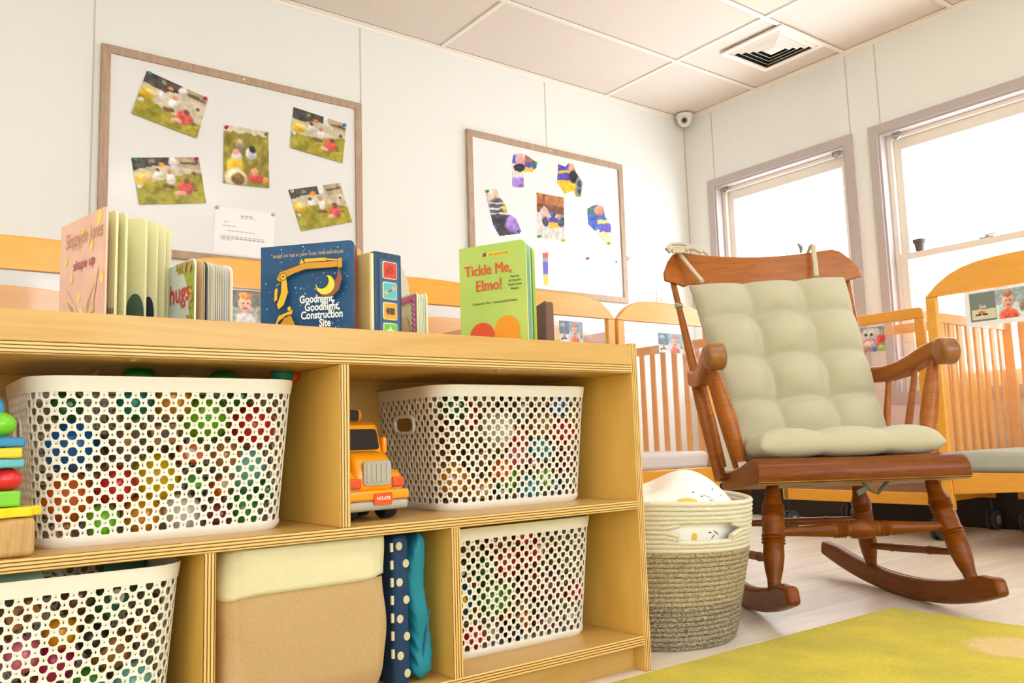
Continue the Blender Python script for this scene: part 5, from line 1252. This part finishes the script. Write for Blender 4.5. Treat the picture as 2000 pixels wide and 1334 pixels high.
# --- sound book
nv = mat('sound_navy', (28, 62, 96), .35, coat=.2); p0 = ony(733, 560, -2.384); p1 = ony(784, 560, -2.372)
t = thing('sound_book', 'narrow dark blue sound book panel with a column of square picture buttons', 'book', (p0.x, p0.y, ZT_), math.atan2(p1.y-p0.y, p1.x-p0.x))
w_ = (p1-p0).length
fr = (Vector((0, 0, 0)), XN, ZN, Vector((0, -1, 0)))
MB().box(0, w_, 0, .016, 0, .191).build('sound_module', nv, t, bevel=.002)
MB().prism(rrect(.009, w_-.007, .004, .178, .004), fr, 0, .0012).build('button_panel', col((54, 92, 132), .35), t)
MB().lathe((w_/2, .001, .185), (w_/2, -.0012, .185), [(0, .0016), (1, .0012)], 10).build('screw', M['metal'], t)
MB().box(-.006, .004, .004, .15, 0, .187).build('pages', M['card'], t, bevel=.001); MB().box(-.0095, -.0065, .004, .15, 0, .187).build('cover', mat('tan4', (206, 176, 116), .5), t)
for k, (c, ic) in enumerate([((206, 62, 40), 'dots'), ((90, 180, 192), 'bone'), ((236, 160, 20), 'roll'), ((110, 190, 40), 'star'), ((206, 200, 190), 'arch')]):
    z = .158-.0375*k; cx_ = w_/2+.001; bt = MB().prism(rrect(cx_-.0165, cx_+.0165, z-.016, z+.016, .004), fr, 0, .0026).build('button', col((232, 214, 170), .4), t, bevel=.0006)
    f3 = (Vector((0, -.0027, 0)), XN, ZN, Vector((0, -1, 0)))
    art = [(rrect(cx_-.0148, cx_+.0148, z-.0143, z+.0143, .0032), c)]
    if ic == 'dots': art += [(ell(cx_+x*.001, z+y*.001, .0022, .0020, 8), (140, 30, 24)) for x, y in ((-6, -6), (-2, -3), (3, -5), (-5, 1), (1, 2), (5, 5), (-1, 6), (6, -1), (-7, -2))]
    if ic == 'bone': art += [(band_poly([(cx_-.007, z-.003), (cx_+.007, z+.003)], .003), (120, 90, 50)), (ell(cx_-.009, z-.004, .004, .004, 12), (236, 176, 90)), (ell(cx_+.008, z+.005, .004, .004, 12), (236, 176, 90))]
    if ic == 'roll': art += [(rect(cx_-.006, cx_+.010, z-.006, z+.006), (80, 60, 50)), (ell(cx_-.005, z, .006, .007, 14), (110, 90, 70)), (ell(cx_-.005, z, .0025, .003, 10), (40, 34, 34))]
    if ic == 'star': art += [([(cx_+(.011 if i % 2 == 0 else .005)*math.sin(PI*i/5), z+(.011 if i % 2 == 0 else .005)*math.cos(PI*i/5)) for i in range(10)][::-1], (222, 230, 216))]
    if ic == 'arch': art += [(ell(cx_, z-.003, .010, .009, 14, 0, PI), (120, 116, 110)), (ell(cx_, z-.003, .006, .005, 12, 0, PI), (40, 40, 40))]
    decal(bt, f3, art, 'button_picture', .0002)
# --- fluffy toy sliver behind it
o = MB(); rnd = random.Random(2)
def fz_(u, v):
    a = 2*PI*u; b = PI*v; r = 1+.10*rnd.random(); return (.030*r*math.sin(b)*math.cos(a), .026*r*math.sin(b)*math.sin(a), .108+.104*math.cos(b)*(1+.02*rnd.random()))
o.grid(fz_, 36, 40, closeu=True); o = o.build('plush_toy', mat('fluff', (204, 200, 186), .95, bump=(260, 1.0), sheen=.5), ang=180); p = ony(781, 560, -2.225); o.location = (p.x-.010, p.y, ZT_); tag(o, 'pale fluffy plush toy showing as a sliver behind the blue sound book', 'toy')
# --- pink-bordered book
t, fr = board_book('small pale green board book with a scalloped pink border, right of the sound book', 760, -2.255, .125, .124, [815, 819, 822, 825, 828, 831, 833], mat('celery', (228, 230, 180), .4), [M['card'], grey1], page_th=.0022, cr=.010, py=600)
sc1 = [(rect(.108, .121, 0, .118), (204, 84, 150)), (rect(.02, .121, .110, .121), (204, 84, 150))]
for i in range(12): sc1.append((ell(.106, .006+.0095*i, .0035, .0042, 10), (180, 60, 130))); sc1.append((ell(.115, .006+.0095*i, .0028, .0022, 8), (246, 220, 226)))
for i in range(8): sc1.append((ell(.03+.0105*i, .109, .0042, .003, 10), (180, 60, 130)))
sc1.append((ell(.072, .045, .024, .040, 20), (232, 196, 130)))
decal(t, fr, sc1)
# --- green board book
grm = mat('green_cover', (176, 208, 98), .4, noise=(5, .8, (206, 220, 120)))
def gp(a, b): return mat('page_%d' % a, (a, b, 110), .5)
t, fr = board_book('bright green board book with two furry orange-red figures left plain, fanned pages at its right', 901, -2.240, .158, .2545, [1029, 1037, 1041, 1046, 1051, 1056, 1061, 1068], grm, [mat('sky_page', (170, 206, 176), .45), mat('grass_page', (92, 160, 60), .45), mat('red_page', (150, 120, 70), .5), M['card'], mat('green_page', (120, 190, 60), .45)], page_th=.0036, back=mat('lime_back', (206, 216, 60), .45), cr=.014)
t['label'] = 'bright green board book titled in red letters, tallest in the tray, at the right'
decal(t, fr, [([(.048, .2285), (.048, .2365), (.120, .2365), (.120, .2285)][::-1], (246, 214, 60)), (rect(.056, .064, .2295, .2372), (60, 90, 150)), (rect(.000, .158, .060, .062), (200, 218, 110))])
for s_, x, y, z, b_ in (('Tickle Me,', .066, .191, .0325, 0), ('Elmo!', .068, .157, .0335, 0)):
    mb = MB()
    for q_ in range(4): mb.text(s_, fr, x+.0005*q_, y, z, .0012+.00005*q_, bold=b_, sx=.84)
    mb.build('title_lettering', col((226, 82, 48), .4), t, smooth=False, recalc=False)
for s_, x, y, z in (('Featuring', .131, .178, .0068), ("Jim Henson's", .131, .1695, .0068), ('Sesame Street', .131, .161, .0068), ('Muppets', .131, .1525, .0068), ('By Stephanie St. Pierre  •  Illustrated by David Prebenna', .082, .1285, .0066)):
    MB().text(s_, fr, x, y, z, .0012, sx=.72 if len(s_) > 20 else .8, bold=.01).build('small_lettering', col((60, 74, 40), .4), t, smooth=False, recalc=False)
MB().text('A           PEEK-A-BOARD BOOK', fr, .085, .2302, .0056, .0012, sx=.85).build('banner_lettering', M['ink'], t, smooth=False, recalc=False)
# plain rounded stand-ins where the cover shows two figures
decal(t, fr, [(ell(.048, .005, .040, .062, 24), (226, 84, 50)), (ell(.112, .000, .042, .072, 24), (244, 160, 40)), (ell(.050, .062, .030, .028, 24), (226, 84, 50)), (ell(.110, .070, .030, .030, 24), (244, 160, 40))], 'cover_colour_fields', .0012)
# --- brown book
p = ony(1066, 600, -2.335)
t = thing('board_book', 'dark brown board book edge, last in the row at the right', 'book', (p.x, p.y, ZT_), -.42, 'children\'s books in the tray on top of the shelf')
MB().prism(rrect(0, .017, 0, .137, .006, 4, (0, 0, 1, 0)), (Vector((0, 0, 0)), XN, ZN, Vector((0, -1, 0))), -.12, 0).build('closed_pages', mat('brown_cover', (122, 84, 64), .6), t, bevel=.001)
MB().prism(rrect(-.0022, .0, 0, .139, .0005, 2), (Vector((0, 0, 0)), XN, ZN, Vector((0, -1, 0))), -.121, .0015).build('front_cover', mat('brown_dark', (90, 58, 44), .5), t)
